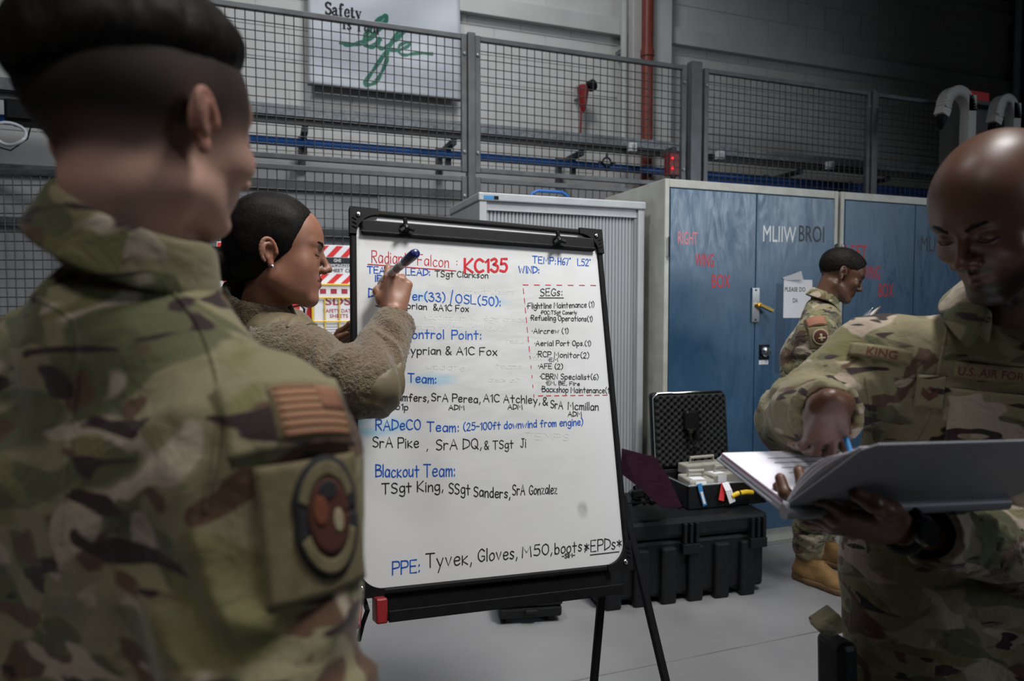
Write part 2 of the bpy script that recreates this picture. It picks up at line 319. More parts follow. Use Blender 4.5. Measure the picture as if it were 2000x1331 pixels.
# ---------------------------------------------------------------- the setting
mb = MB(); mb.box(-7, 7.6, -4, 5.25, -.1, 0); tag(mb.build('floor', M['floor']), kind='structure')
mb = MB()
for k in range(5): mb.box(-7, 7.5, .35 + k * .95, .356 + k * .95, 0, .0015)
fj = mb.build('floor_joint', mottled('joint_sealant', (.11, .11, .11), (.15, .15, .15), .7), bpy.data.objects['floor'])
wall = MB().box(-7, 7.6, 5.2, 5.4, 0, 6.2).build('wall_back', M['wall']); tag(wall, kind='structure')
bm_ = MB(); bm_.box(.0025, .4375, -.005, .002, .0025, .2125); bme = None
k = 0
for r_ in range(12):
    z = 2.30 + r_ * .215; x = -2.9 - (.22 if r_ % 2 else 0)
    if 3.60 < z + .1 < 3.76: pass
    while x < 7.3:
        if not (2.86 - .42 < x < 3.25) and k < 296:
            if bme is None: b = bm_.build('wall_block', M['wall'], wall, bevel=.0015, seg=1); bme = b.data
            else: b = bpy.data.objects.new('wall_block', bme); COL.objects.link(b); b.parent = wall; mdf = b.modifiers.new('bevel', 'BEVEL'); mdf.width = .0015; mdf.segments = 1
            b.location = (x, 5.2, z); k += 1
        x += .44
tag(MB().box(2.88, 3.25, 5.05, 5.2, 0, 6.2).build('trim_1', M['wall'], bevel=.006), kind='structure')       # pilaster
for i, (xa, xb) in enumerate(((-7, 2.88), (3.25, 7.5))):
    tag(MB().box(xa, xb, 5.135, 5.2, 3.66, 3.80).build('trim_%d' % (i + 2), M['trim'], bevel=.004), kind='structure')
tag(MB().box(3.25, 7.5, 5.15, 5.2, 4.42, 4.50).build('trim_4', M['trim'], bevel=.004), kind='structure')
tag(MB().box(7.5, 7.65, .5, 5.4, 0, 6.2).build('wall_right', M['dark_wall']), kind='structure')
tag(MB().box(7.0, 7.5, 3.2, 5.2, 4.65, 4.95).build('trim_5', M['dark_wall']), kind='structure')
for i in range(4):
    y = 5.02 - i * .17
    o = MB().tube([(7.40, y, 3.0), (7.40, y, 5.4)], .035, 12).build('vertical_pipe', M['cab'], smooth=True)
    tag(o, ['white vertical pipe nearest the corner at far right', 'second white vertical pipe from the corner at far right', 'third white vertical pipe from the corner at far right', 'fourth white vertical pipe from the corner, by the frame edge'][i], 'pipe', 'white vertical pipes in the far right corner')
    for z in (3.3, 4.4): MB().box(7.40, 7.5, y - .045, y + .045, z, z + .04).build('bracket', M['black'], o)
# red riser pipe and slim grey pipe by the pilaster
o = MB().tube([(2.97, 4.98, 0), (2.97, 4.98, 6)], .048, 16).build('fire_pipe', M['red_pipe'], smooth=True); tag(o, 'red-brown vertical pipe running up beside the wall pilaster', 'pipe')
for z in (2.35, 3.45, 4.4): MB().lathe([(.056, 0), (.056, .05)], (2.97, 4.98, z), (0, 0, 1), 16).build('pipe_collar', M['red_pipe'], o, True)
o = MB().tube([(2.83, 5.12, 0), (2.83, 5.12, 6)], .028, 12).build('conduit', M['trim'], smooth=True); tag(o, 'thin grey vertical conduit left of the red-brown pipe', 'pipe')
MB().box(2.795, 2.865, 5.12, 5.2, 3.5, 3.54).build('clip', M['galv'], o)
# cable tray on brackets, blue pipe
tr = root('cable_tray', (1.8, 4.7, 2.6), 'galvanised steel cable tray running along the wall above the blue pipe', 'cable tray')
MB().box(-5, 6.9, 4.68, 4.70, 2.63, 2.697).build('front_rail', M['galv'], tr)
MB().box(-5, 6.9, 4.70, 4.86, 2.62, 2.633).box(-5, 6.9, 4.86, 4.88, 2.62, 2.697).box(-5, 6.9, 4.715, 4.735, 2.585, 2.62).build('tray_pan', M['dark_wall'], tr)
for x in (-3.7, -2.7, -1.74, -.74, .26, 1.27, 2.27, 3.35, 4.35, 5.35):
    MB().box(x - .02, x + .02, 4.74, 5.2, 2.55, 2.585).box(x - .02, x + .02, 4.888, 4.92, 2.40, 2.56).box(x - .025, x + .025, 5.17, 5.2, 2.38, 2.62).build('bracket', M['dark_wall'], tr)
o = MB().tube([(-5, 4.856, 2.50), (6.9, 4.856, 2.50)], .030, 14).build('blue_pipe', M['blue_pipe'], smooth=True); tag(o, 'bright blue horizontal pipe along the wall below the cable tray', 'pipe')
MB().tube([(3.3, 4.85, 2.445), (6.9, 4.85, 2.445)], .02, 12).build('second_pipe', M['blue_pipe'], o, True)
for i, (x, lb) in enumerate(((1.36, 'small white socket box under the tray beside the second fence post'), (2.62, 'small white socket box under the tray left of the red lamp unit'), (3.42, 'small white socket box under the tray behind the wide post'), (4.55, 'small white socket box under the tray above the second locker'))):
    o = MB().box(x, x + .06, 4.63, 4.68, 2.585, 2.65).build('socket_box', M['paper'], bevel=.004); tag(o, lb, 'socket', 'white socket boxes under the cable tray')
    MB().box(x + .015, x + .045, 4.624, 4.632, 2.60, 2.635).build('cover', M['cab'], o)
# four-way black cross fitting under the tray
c = Vector((2.46, 4.7, 2.50)); o = MB().tube([c + Vector((math.cos(a) * .035, 0, math.sin(a) * .035)) for a in [i * math.pi / 8 for i in range(16)]], .007, 8, closed=True).build('pipe_clamp', M['black'], smooth=True)
tag(o, 'round black pipe clamp with four lugs hanging under the tray', 'clamp')
for a in range(4): MB().bar(c + Vector((math.cos(a * math.pi / 2) * .035, 0, math.sin(a * math.pi / 2) * .035)), c + Vector((math.cos(a * math.pi / 2) * .07, 0, math.sin(a * math.pi / 2) * .07)), .014, .014).build('lug', M['black'], o)
# banner on the wall
A_, B_ = on_y(610, 0, 5.16), on_y(893, 198, 5.16)
bx0, bx1, bz0, bz1 = .31, 1.42, 2.97, 3.83
rows, cols = 26, 40; V = []
for j in range(rows + 1):
    for i in range(cols + 1):
        u, v = i / cols, j / rows
        sag = .006 * math.sin(u * 9 + v * 5) + .008 * math.sin(u * 3.1 - v * 14) * v + .012 * math.sin((u + v) * 7) * (1 - v)
        V.append((bx0 + u * (bx1 - bx0), 5.11 + sag, bz1 - v * (bz1 - bz0) - .05 * math.sin(u * math.pi) * (1 - v) * .6))
Fq = [(j * (cols + 1) + i, j * (cols + 1) + i + 1, (j + 1) * (cols + 1) + i + 1, (j + 1) * (cols + 1) + i) for j in range(rows) for i in range(cols)]
me = bpy.data.meshes.new('banner'); me.from_pydata(V, [], Fq); ban = link('banner', me, M['banner'], None, True)
tag(ban, 'white vinyl wall banner reading Safety is Your life with green script', 'banner')
ban.modifiers.new('s', 'SOLIDIFY').thickness = .002
MB().tube([(bx0 - .01, 5.10, bz0), (bx1 + .005, 5.10, bz0)], .006, 8).build('bottom_rod', M['black'], ban, True)
bvh_ban = BVHTree.FromPolygons([Vector(v) for v in V], Fq)
def ban_map(x, z, off=.003):
    h = bvh_ban.ray_cast(Vector((x, 4.6, z)), Vector((0, 1, 0))); y = h[0].y if h[0] else 5.11
    return Vector((x, y - off, z))
def px_xz(x, y, Y=5.1):
    p = on_y(x, y, Y); return (p[0], p[2])
# serif words (stroke letters with thick stems and serifs)
SERIF = {'S': [('~4.8,8.6 2.6,10 .6,8.4 1.2,6 4,4.4 4.9,2 2.6,0 .4,1.2', 1.3), ('4.9,10 4.8,7.6', .6), ('.3,0 .4,2.6', .6)], 'a': [('~.8,5 2.2,6.2 3.6,5 3.6,.8 4.8,.2', 1.2), ('~3.6,3.8 1,2.8 .6,.8 2,0 3.6,1.2', 1.0)],
 'f': [('~4,9.4 2.6,10 1.7,8 1.7,.2', 1.3), ('0,6 3.6,6', .5), ('.4,.2 3.2,.2', .6)], 'e': [('.6,3.3 4.2,3.3', .6), ('~4.2,3.3 3.6,5.8 2,6.2 .5,3.6 1,.8 2.6,0 4.3,1.4', 1.1)], 't': [('~1.6,8 1.6,1 2.4,.1 3.6,.8', 1.3), ('0,6 3.4,6', .5)],
 'y': [('.8,6 2.8,.6', 1.3), ('4.6,6 2,-2.8', .6), ('2,-2.8 .6,-2.6', 1.2), ('0,6 2,6', .5), ('3.6,6 5.4,6', .5)], 'I': [('1.4,0 1.4,10', 1.4), ('0,0 2.8,0', .6), ('0,10 2.8,10', .6)], 's': [('~3.4,5 2,6.1 .7,4.8 2,3.2 3.5,1.8 2,0 .5,1', 1.1)],
 'Y': [('.8,10 3.2,5', 1.4), ('6,10 3.2,5', .6), ('3.2,5 3.2,0', 1.4), ('0,10 2,10', .6), ('5,10 7,10', .6), ('2,0 4.4,0', .6)], 'o': [('~2.4,6.1 .6,4 .8,1 2.4,0 4.2,2 4,5 2.4,6.1', 1.2)], 'u': [('~1,6 1,1 2.2,0 3.8,1.6', 1.2), ('4,6 4,0', 1.2), ('0,6 1,6', .5), ('4,0 5,.1', .5)], 'r': [('1,6 1,0', 1.2), ('~1,4 2.4,6 3.4,5.2', 1.1), ('0,0 2.2,0', .5)], ' ': []}
def serif_word(txt, p0, p1, h):
    x = 0; L = []
    for ch in txt:
        w = 0
        for st, wd in SERIF[ch]:
            pts = [tuple(map(float, q.split(','))) for q in st.lstrip('~').split()]; w = max(w, max(p[0] for p in pts))
            L.append(([(p[0] + x, p[1]) for p in (catmull(pts) if st[0] == '~' else pts)], wd))
        x += (w + 1.1) if SERIF[ch] else 3
    kx = (p1[0] - p0[0]) / x; kz = h / 10; sl = (p1[1] - p0[1]) / (p1[0] - p0[0])
    for pts, wd in L:
        ln = [(p0[0] + p[0] * kx, p0[1] + p[1] * kz + sl * p[0] * kx) for p in pts]
        yield ln, wd * kz * 1.45
def multi_ribbon(items, mat, name, parent):
    V = []; Fc = []
    for ln, w in items:
        n0 = len(V); m = len(ln); P = [Vector(p) for p in ln]
        for i, p in enumerate(P):
            a = P[max(i - 1, 0)]; b = P[min(i + 1, m - 1)]; d = (b - a).normalized(); ww = w[i] if isinstance(w, list) else w
            e = d * (ww * .3 if i == m - 1 else -ww * .3 if i == 0 else 0); q = Vector((-d.y, d.x)) * ww * .5
            V += [ban_map(*(p + e + q)), ban_map(*(p + e - q))]
        Fc += [(n0 + 2 * i, n0 + 2 * i + 1, n0 + 2 * i + 3, n0 + 2 * i + 2) for i in range(m - 1)]
    me = bpy.data.meshes.new(name); me.from_pydata([tuple(v) for v in V], [], Fc); return link(name, me, mat, parent)
def bz(X, Y): return px_xz(400 + X / 3.327, Y / 3.327)
it = list(serif_word('Safety', bz(785, 88), bz(1025, 128), .085)) + list(serif_word('Is Your', bz(895, 188), bz(1150, 222), .075))
multi_ribbon(it, M['ink_black'], 'printed_words', ban)
def brush(pts, w):
    P = catmull([bz(*p) for p in pts], 8); n = len(P)
    return [tuple(p) for p in P], [.98 * w * (.75 + .5 * abs(math.sin(i * .37))) * (.55 if i < 3 else 1) for i in range(n)]
br = [brush([(875, 283), (960, 290), (1040, 268), (1110, 215), (1180, 130), (1170, 105), (1120, 140), (1050, 220), (1040, 285), (1090, 300), (1140, 250)], .030),
      brush([(1140, 250), (1125, 290), (1160, 312), (1210, 285)], .028), brush([(1210, 285), (1290, 210), (1310, 185), (1260, 200), (1200, 300), (1120, 420), (1045, 530), (1060, 548), (1120, 520), (1180, 400), (1190, 330)], .026),
      brush([(1180, 320), (1260, 322), (1330, 290), (1320, 270), (1270, 290), (1265, 335), (1300, 355), (1380, 345), (1478, 350)], .022)]
multi_ribbon(br, M['green'], 'script_word', ban)
# red sounder with cord on the wall; red lamp unit
p = Vector(on_y(1143, 176, 5.1)); o = root('wall_sounder', (p.x, 5.2, p.z), 'red wall sounder with round dark front and hanging red cord', 'alarm')
MB().lathe([(.012, -.17), (.03, -.12), (.045, -.02), (.05, .03), (.03, .05)], (p.x - .03, 5.08, p.z - .02), (0, 0, 1), 18).build('body', M['red'], o, True)
MB().lathe([(.03, 0), (.045, .01), (.045, .05), (.03, .06), (.012, .06)], (p.x + .02, 5.07, p.z + .02), (.35, -.93, .05), 18).build('horn', M['black'], o, True)
MB().tube([(p.x - .045, 5.08, p.z - .16), (p.x - .05, 5.08, p.z - .35), (p.x - .047, 5.1, p.z - .48)], .009, 8).build('cord', M['red'], o, True)
MB().box(p.x - .06, p.x, 5.1, 5.2, p.z - .06, p.z + .04).build('wall_plate', M['trim'], o)
p = Vector(on_y(1306, 322, 4.55)); o = root('lamp_unit', (p.x, 4.6, p.z - .1), 'small red box with two glowing red lamps above the first locker', 'indicator lamp')
MB().box(p.x - .025, p.x + .075, 4.5, 4.58, p.z - .085, p.z + .08).build('housing', M['red'], o, bevel=.006)
for dz in (.035, -.035): MB().lathe([(.010, 0), (.012, .006), (.009, .014), (.003, .017)], (p.x, 4.5, p.z + dz), (0, -1, 0), 14).build('lamp', M['led'], o, True)
MB().box(p.x + .01, p.x + .05, 4.52, 4.68, p.z + .08, p.z + .13).build('hanger', M['dark_wall'], o)
# grey partition boards low behind the fence
x = -4.6; i = 0
lbs = 'grey sheet metal partition behind the mesh fence, %s'
pr = root('partition', (-.5, 4.7, 0), 'grey sheet-metal partition of tall panels behind the mesh fence', 'partition')
while x < 2.9:
    w = (.92, .74, 1.0)[i % 3]; MB().box(x + .004, x + w - .004, 4.6 + .012 * (i % 2), 4.64, .05, 2.14).build('panel', M['panel'], pr, bevel=.003); x += w; i += 1
MB().box(-4.6, x, 4.585, 4.66, 2.14, 2.19).box(-4.6, x, 4.585, 4.66, 0, .05).build('edge_rail', M['fence'], pr)
MB().box(-4.6, x, 4.58, 4.6, 1.85, 1.9).build('mid_rail', M['fence'], pr)
# ---------------------------------------------------------------- mesh fence
FY = 4.05
def fence_panel(x0, x1, z0, z1, label, pieces=((0, 1),), fw=.035, Y=FY, A=None, B=None, cell=.05):
    r = root('mesh_fence', ((x0 + x1) / 2, Y, z0), label, 'fence', 'wire mesh fence panels behind the lockers')
    if A is not None:
        A = Vector(A); B = Vector(B); dx = (B - A).normalized()
    else: A = Vector((x0, Y, 0)); dx = Vector((1, 0, 0))
    L = x1 - x0; P = lambda s, z, o=0: Vector((A.x + dx.x * s, A.y + dx.y * s + o, z))
    for s in (fw / 2, L - fw / 2): MB().bar(P(s, z0), P(s, z1), fw, .03, (0, 1, 0)).build('stile', M['fence'], r, bevel=.003)
    for z in (z0 + fw / 2, z1 - fw / 2): MB().bar(P(fw, z), P(L - fw, z), .03, fw * .85).build('rail', M['fence'], r, bevel=.003)
    mb = MB(); n = int((L - 2 * fw) / cell); st = (L - 2 * fw) / n
    for i in range(1, n): mb.tube([P(fw + i * st, z0 + .01, -.003), P(fw + i * st, z1 - .01, -.003)], .0031, 5, cap=False)
    n = int((z1 - z0 - 2 * fw) / cell); st = (z1 - z0 - 2 * fw) / n
    for i in range(1, n): mb.tube([P(.01, z0 + fw + i * st, .003), P(L - .01, z0 + fw + i * st, .003)], .0031, 5, cap=False)
    tag(mb.build('wire_mesh', M['wire'], r), kind='stuff')
    for s in (fw / 2, L - fw / 2):
        for z in (z0 + .12, z1 - .12): MB().lathe([(.011, 0), (.011, .006), (.006, .009)], P(s, z, -.015), (0, -1, 0), 8).build('bolt', M['galv'], r)
    return r
T = FY
xs = [-.335 - .0, 1.165, 1.215, 2.71]
fence_panel(-.37, 1.165, 2.215, 3.04, 'upper wire mesh fence panel in front of the banner')
fence_panel(1.215, 2.715, 2.215, 3.04, 'upper wire mesh fence panel in front of the red sounder')
fence_panel(2.86, 4.36, 2.0, 3.04, 'wire mesh fence panel standing above the blue lockers')
fence_panel(4.40, 5.9, 2.0, 3.04, 'last wire mesh fence panel at right, behind the curved arms')
fence_panel(-.37, 1.165, .08, 2.19, 'lower wire mesh fence panel behind the woman')
fence_panel(1.215, 2.715, .08, 2.19, 'lower wire mesh fence panel behind the grey tambour cabinet')
for i, (x, w, zt, lb) in enumerate(((-.395, .05, 3.05, 'grey square fence post hidden behind the standing man'), (1.19, .05, 3.05, 'grey square fence post above the whiteboard'), (2.787, .09, 3.07, 'wide grey fence post above the first blue locker'), (4.38, .04, 3.05, 'slim grey fence post above the second blue locker'))):
    o = MB().box(x - w / 2 + .001, x + w / 2 - .001, FY - .03, FY + .03, 0, zt).build('fence_post', M['fence'], bevel=.004); tag(o, lb, 'fence post', 'grey fence posts')
    MB().box(x - .06, x + .06, FY - .06, FY + .06, 0, .008).build('foot_plate', M['fence'], o)
A_, B_ = at(-420, 312, 3.75), at(145, 328, 3.75); L_ = float(np.linalg.norm((B_ - A_)[:2]))
fence_panel(0, L_, .08, 2.15, 'low wire mesh fence panel at far left behind the man', A=(A_[0], A_[1], 0), B=(B_[0], B_[1], 0))
o = MB().box(B_[0] + .005, B_[0] + .055, B_[1] - .03, B_[1] + .03, 0, 2.2).build('fence_post', M['fence'], bevel=.004); tag(o, 'short grey fence post ending the low panel at left', 'fence post', 'grey fence posts')
# dark loudspeaker and hose at far left
p = Vector(on_y(58, 222, 4.6)); o = root('loudspeaker', (p.x, 4.6, p.z - .06), 'small black loudspeaker under the tray at far left', 'loudspeaker')
MB().box(p.x - .10, p.x + .11, 4.52, 4.68, p.z - .065, p.z + .055).build('cabinet', M['black'], o, bevel=.01)
MB().box(p.x - .08, p.x + .09, 4.512, 4.52, p.z - .05, p.z + .04).build('grille', M['case'], o)
MB().box(p.x - .02, p.x + .02, 4.6, 4.7, p.z + .055, 2.62).build('hanger', M['dark_wall'], o)
c = Vector(on_y(20, 262, 4.5)); o = MB().tube([c + Vector((math.cos(a) * .075, .02 * math.sin(a * 2), math.sin(a) * .06)) for a in [i * math.pi / 10 for i in range(20)]], .009, 8, closed=True).build('cable_loop', M['cab'], smooth=True)
tag(o, 'pale grey loop of cable hanging at far left by the blue pipe', 'cable'); MB().tube([c + Vector((-.2, 0, -.04)), c + Vector((0, 0, -.09)), c + Vector((.08, 0, -.02)), c + Vector((.1, 0, .06))], .004, 6).build('cable_tail', M['black'], o, True)
# curved grey arms of the stand at far right
def arch(px, top, d, label, scale=1.0):
    p = Vector(at(px, top, d)); r = root('curved_arm', (p.x, p.y, 0), label, 'equipment arm', 'curved grey arms above the bald man')
    pts = []
    for i in range(25):
        a = math.pi * i / 24; pts.append(Vector((p.x + .0 + .13 * scale * math.cos(a), p.y, p.z - .13 + .13 * math.sin(a))))
    pts = [Vector((pts[0].x, p.y, 0))] + pts + [pts[-1] + Vector((-.02, 0, -.05))]
    mb = MB()
    for a, b in zip(pts, pts[1:]): mb.bar(a, b + (b - a) * .04, .075, .07, (0, 1, 0))
    mb.build('arm', M['trim'], r)
    e = pts[-1]; MB().lathe([(.03, 0), (.035, -.03), (.02, -.07), (.012, -.10)], e, (0, 0, 1), 14).build('nozzle', M['black'], r, True)
    return r
arch(1868, 180, 4.95, 'curved grey arm with black nozzle above the bald man', .95); arch(1962, 196, 5.02, 'second curved grey arm further right with a red bundle beside it', .7)
p = Vector(at(1922, 187, 5.18)); o = MB().box(p.x - .13, p.x + .10, p.y + .03, p.y + .18, p.z - .03, p.z + .04).box(p.x - .14, p.x - .13, p.y + .04, p.y + .17, p.z - .02, p.z + .03).build('red_bundle', M['red_paint'], bevel=.02); tag(o, 'flat red bundle lying on a shelf between the curved arms', 'bundle')
o = MB().box(p.x - .2, p.x + .3, p.y + .02, p.y + .2, p.z - .06, p.z - .03).box(p.x - .2, p.x - .17, p.y + .02, p.y + .2, 0, p.z - .06).box(p.x + .27, p.x + .3, p.y + .02, p.y + .2, 0, p.z - .06).box(p.x - .17, p.x + .27, p.y + .10, p.y + .12, 1.9, p.z - .06).build('shelf_rack', M['dark_wall']); tag(o, 'tall dark shelf rack at far right carrying the red bundle', 'rack')
# ---------------------------------------------------------------- lockers
LY = 3.23
def locker(x0, label, xs, words, word2, group):
    r = root('locker', (x0 + .6, LY + .35, 0), label, 'locker', group); x1 = x0 + 1.205; t = .03; Y = LY
    MB().box(x0, x0 + .028, Y, Y + .7, 0, 2.09).box(x1 - .028, x1, Y, Y + .7, 0, 2.09).box(x0 + .028, x1 - .028, Y, Y + .7, 2.045, 2.09).box(x0 + .028, x1 - .028, Y + .68, Y + .7, .08, 2.045).box(x0 + .028, x1 - .028, Y + .01, Y + .7, 0, .08).build('cabinet_shell', M['cream'], r, bevel=.003)
    xm = (x0 + x1) / 2; D = []
    for a, b in ((x0 + .031, xm - .002), (xm + .002, x1 - .031)):
        d = MB().box(a, b, Y - .004, Y + .018, .085, 2.04).build('door', M['blue'], r, bevel=.003); D.append(d)
    for a in (x0 + .012, x1 - .024):
        for z in (1.72, .35): MB().box(a, a + .012, Y - .012, Y, z - .05, z + .05).lathe([(.007, -.055), (.007, .055)], (a + .006, Y - .012, z), (0, 0, 1), 8).build('hinge', M['chrome'], r)
    return r, D, xm
def door_text(s, pa, pb, hpx, mat, door, bold=0.0):
    a = Vector(on_y(*pa, LY)); b = Vector(on_y(*pb, LY)); q = ray(*pa); d = LY / q[1]
    return lettering('stencil_word', s, mat, door, (a.x, LY - .004, a.z), (1, 0, 0), (0, 0, 1), hpx / FPX * d, b.x - a.x, .0008, bold)
r, D, xm = locker(2.045, 'blue two-door steel locker marked RIGHT WING BOX, in a cream frame', None, None, None, 'blue wing box lockers')
door_text('RIGHT', (1323, 477), (1361, 477), 25, M['pink_paint'], D[0]); door_text('WING', (1356.6, 521), (1393, 521), 26, M['red_paint'], D[0]); door_text('BOX', (1389.4, 562), (1425, 561), 26, M['red_paint'], D[0])
door_text('MLIIW', (1489, 472), (1553, 474), 32, M['white_paint'], D[1]); door_text('BROI', (1559, 472), (1608, 475), 32, M['black_paint'], D[1])
# lever lock plate on the meeting edge
h = MB(); p = Vector(on_y(1473, 596, LY)); h.box(p.x - .028, p.x + .028, LY - .014, LY - .004, p.z - .10, p.z + .10); lp = h.build('lock_plate', M['chrome'], r, bevel=.003)
MB().bar((p.x + .015, LY - .03, p.z + .0), (p.x + .085, LY - .055, p.z - .035), .016, .026, (0, 1, 0)).lathe([(.014, 0), (.014, .02)], (p.x + .015, LY - .032, p.z), (0, 1, 0), 12).build('lever_handle', M['brass'], lp)
for dz in (-.085, .085): MB().lathe([(.006, 0), (.004, .003)], (p.x, LY - .014, p.z + dz), (0, -1, 0), 8).build('screw', M['black'], lp)
p = Vector(on_y(1491, 687, LY)); k = MB().box(p.x - .035, p.x + .035, LY - .010, LY - .004, p.z - .045, p.z + .04).build('dial_plate', M['black'], r, bevel=.002)
MB().lathe([(.030, 0), (.030, .012), (.022, .024), (.006, .026)], (p.x + .004, LY - .010, p.z), (0, -1, 0), 22).bar((p.x + .004, LY - .038, p.z - .022), (p.x + .004, LY - .038, p.z + .022), .008, .01, (0, 1, 0)).build('lock_dial', M['chrome'], k, True)
MB().box(p.x - .035, p.x + .03, LY - .006, LY - .004, p.z - .075, p.z - .05).build('white_tag', M['paper'], r)
# paper notice and blank sheet
p = Vector(on_y(1531, 588, LY - .01)); nt_ = root('paper_notice', (p.x + .1, LY - .005, p.z), 'white printed notice taped on the blue locker door behind the standing airman', 'notice')
MB().box(p.x, p.x + .21, LY - .007, LY - .0055, p.z - .10, p.z + .125).build('sheet', M['paper'], nt_)
V = [(p.x - .015, LY - .010, p.z + .135), (p.x + .105, LY - .03, p.z + .175), (p.x + .13, LY - .02, p.z + .125), (p.x + .01, LY - .008, p.z + .12)]
MB().poly([Vector(v) for v in V], (0, .001, 0)).build('curled_sheet', M['paper'], nt_)
MB().box(p.x - .05, p.x + .02, LY - .0052, LY - .004, p.z - .42, p.z + .10).build('painted_shadow', new_mat('shadow_on_blue', (.02, .05, .10), .4), r)  # thin dark sheet painting the shadow beside the notice onto the door
for i, (s, w) in enumerate((('PLEASE DO NOT', .195), ('PUT ITEMS', .15), ('HERE', .08))):
    if i < 2: lettering('printed_line', ('PLEASE DO', 'DA')[i], M['ink_black'], nt_, (p.x + .008 + .06 * i, LY - .007, p.z + .055 - i * .065), (1, 0, 0), (0, 0, 1), .026, (.150, .035)[i], .0006, .006)
r2, D2, xm2 = locker(3.27, 'blue two-door steel locker marked LEFT WING BOX, right of the first', None, None, None, 'blue wing box lockers')
door_text('LEFT', (1650, 503), (1692, 504), 25, M['red_paint'], D2[0]); door_text('WING', (1682, 545), (1717, 545), 26, M['red_paint'], D2[0]); door_text('BOX', (1714, 580), (1743, 579), 26, M['red_paint'], D2[0])
door_text('MLIIW BROI', (1797, 491), (1900, 497), 30, M['black_paint'], D2[1])
# grey tambour cabinet
TY = 3.35; X0, X1, TZ = 1.03, 1.99, 1.965
tc = root('tambour_cabinet', (1.5, TY + .25, 0), 'tall grey steel tambour cabinet with a slatted roller door left of the lockers', 'cabinet')
MB().box(X0, X0 + .04, TY, TY + .58, 0, TZ - .03).box(X1 - .04, X1, TY, TY + .58, 0, TZ - .03).box(X0 + .04, X1 - .04, TY + .56, TY + .58, 0, TZ - .03).box(X0 + .04, X1 - .04, TY, TY + .56, 0, .08).build('carcass', M['cab'], tc, bevel=.003)
MB().box(X0 - .006, X1 + .006, TY - .008, TY + .585, TZ - .03, TZ + .012).build('top', M['cab'], tc, bevel=.006)
MB().box(X0 + .04, X1 - .04, TY + .012, TY + .03, TZ - .075, TZ - .03).build('head_rail', M['cab'], tc)
sm = MB().lathe([(.0098, .085), (.0098, TZ - .076)], (0, 0, 0), (0, 0, 1), 10)
me_s = None
for i in range(43):
    x = X0 + .052 + i * .0203
    if me_s is None: s_ = sm.build('slat', M['slat'], tc, True); me_s = s_.data; s_.location = (x, TY + .035, 0)
    else:
        s_ = bpy.data.objects.new('slat', me_s); COL.objects.link(s_); s_.parent = tc; s_.matrix_parent_inverse = Matrix.Translation(-Vector(tc.location)); s_.location = (x, TY + .035, 0)
MB().box(X1 - .055, X1 - .04, TY + .015, TY + .03, .1, TZ - .08).build('grip_strip', M['panel'], tc)
MB().box(X0 + .02, X0 + .075, TY - .0095, TY - .008, TZ - .022, TZ - .004).build('maker_label', M['sky_tag'], tc); MB().box(X0 + .075, X0 + .10, TY - .0095, TY - .008, TZ - .022, TZ - .004).build('maker_label', M['black'], tc)
# blue tubular step ladder behind the cabinet
xa, xb = Vector(on_y(1036, 385, 3.97)).x, Vector(on_y(1112, 388, 3.97)).x
lz = on_y(1075, 374, 3.97)[2]
sl = root('step_ladder', ((xa + xb) / 2, 3.98, 0), 'blue tubular ladder end showing above the grey tambour cabinet', 'ladder')
MB().tube([(xa, 3.975, 0), (xa, 3.975, lz - .06), (xa + .012, 3.975, lz - .02), (xa + .05, 3.975, lz), (xb - .05, 3.975, lz), (xb - .012, 3.975, lz - .02), (xb, 3.975, lz - .06), (xb, 3.975, 0)], .0105, 10).build('frame', M['blue_pipe'], sl, True)
for z in (.3, .6, .9, 1.2, 1.5): MB().tube([(xa, 3.975, z), (xb, 3.975, z)], .009, 8).build('rung', M['blue_pipe'], sl, True)
# ---------------------------------------------------------------- safety data station on the fence
SY = 3.86
def sp(x, y, Y=SY): return Vector(on_y(x, y, Y))
tl = sp(423, 472); x0, x1 = tl.x, sp(720, 480).x; ztop = tl.z; zb = sp(500, 690).z
st = root('safety_station', ((x0 + x1) / 2, SY, zb), 'white board with red diagonal stripes and safety data lettering hung on the fence', 'sign')
MB().box(x0, x1, SY, SY + .012, zb, ztop).build('back_board', M['paper'], st, bevel=.003)
MB().box(x0 + .05, x0 + .09, SY + .012, FY - .02, ztop - .06, ztop - .04).box(x1 - .09, x1 - .05, SY + .012, FY - .02, ztop - .06, ztop - .04).build('hanger', M['galv'], st)
def stripes(za, zb_, xa, xb, pitch=.075, w=.036, lean=.055, nm='red_stripe'):
    x = xa - lean; V = []
    while x < xb:
        q = [(x, za), (x + w, za), (x + w + lean, zb_), (x + lean, zb_)]
        q = [(min(max(a, xa), xb), b) for a, b in q]
        if q[1][0] - q[0][0] > .003 or q[2][0] - q[3][0] > .003:
            MB().poly([Vector((a, SY, b)) for a, b in q], (0, -.0012, 0)).build(nm, M['red_paint'], st)
        x += pitch
zz = lambda y: sp(640, y).z
stripes(zz(502), ztop - .004, x0 + .004, x1 - .004)
MB().box(x0, x1, SY - .0015, SY, zz(521), zz(503)).build('black_band', M['black_paint'], st)
stripes(zz(554), zz(535), x0 + .004, x1 - .004)
stripes(zb + .01, zz(590), x0 + .004, sp(612, 600).x, .09, .05)
def sgn(s, px, y, hpx, wpx, mat, off=.002):
    a, b = sp(px, y), sp(px + wpx, y); lettering('printed_line', s, mat, st, (a.x, SY - .0015, a.z), (1, 0, 0), (0, 0, 1), hpx / 350, b.x - a.x, off, .01)
sgn('GHS', 652, 512, 6, 14, M['white_paint']); sgn('GLOBALLY HARMONIZED', 582, 520, 5.5, 104, M['white_paint']); sgn('SAFETY DATA SHEET CENTER', 572, 530, 6.5, 140, M['ink_black'])
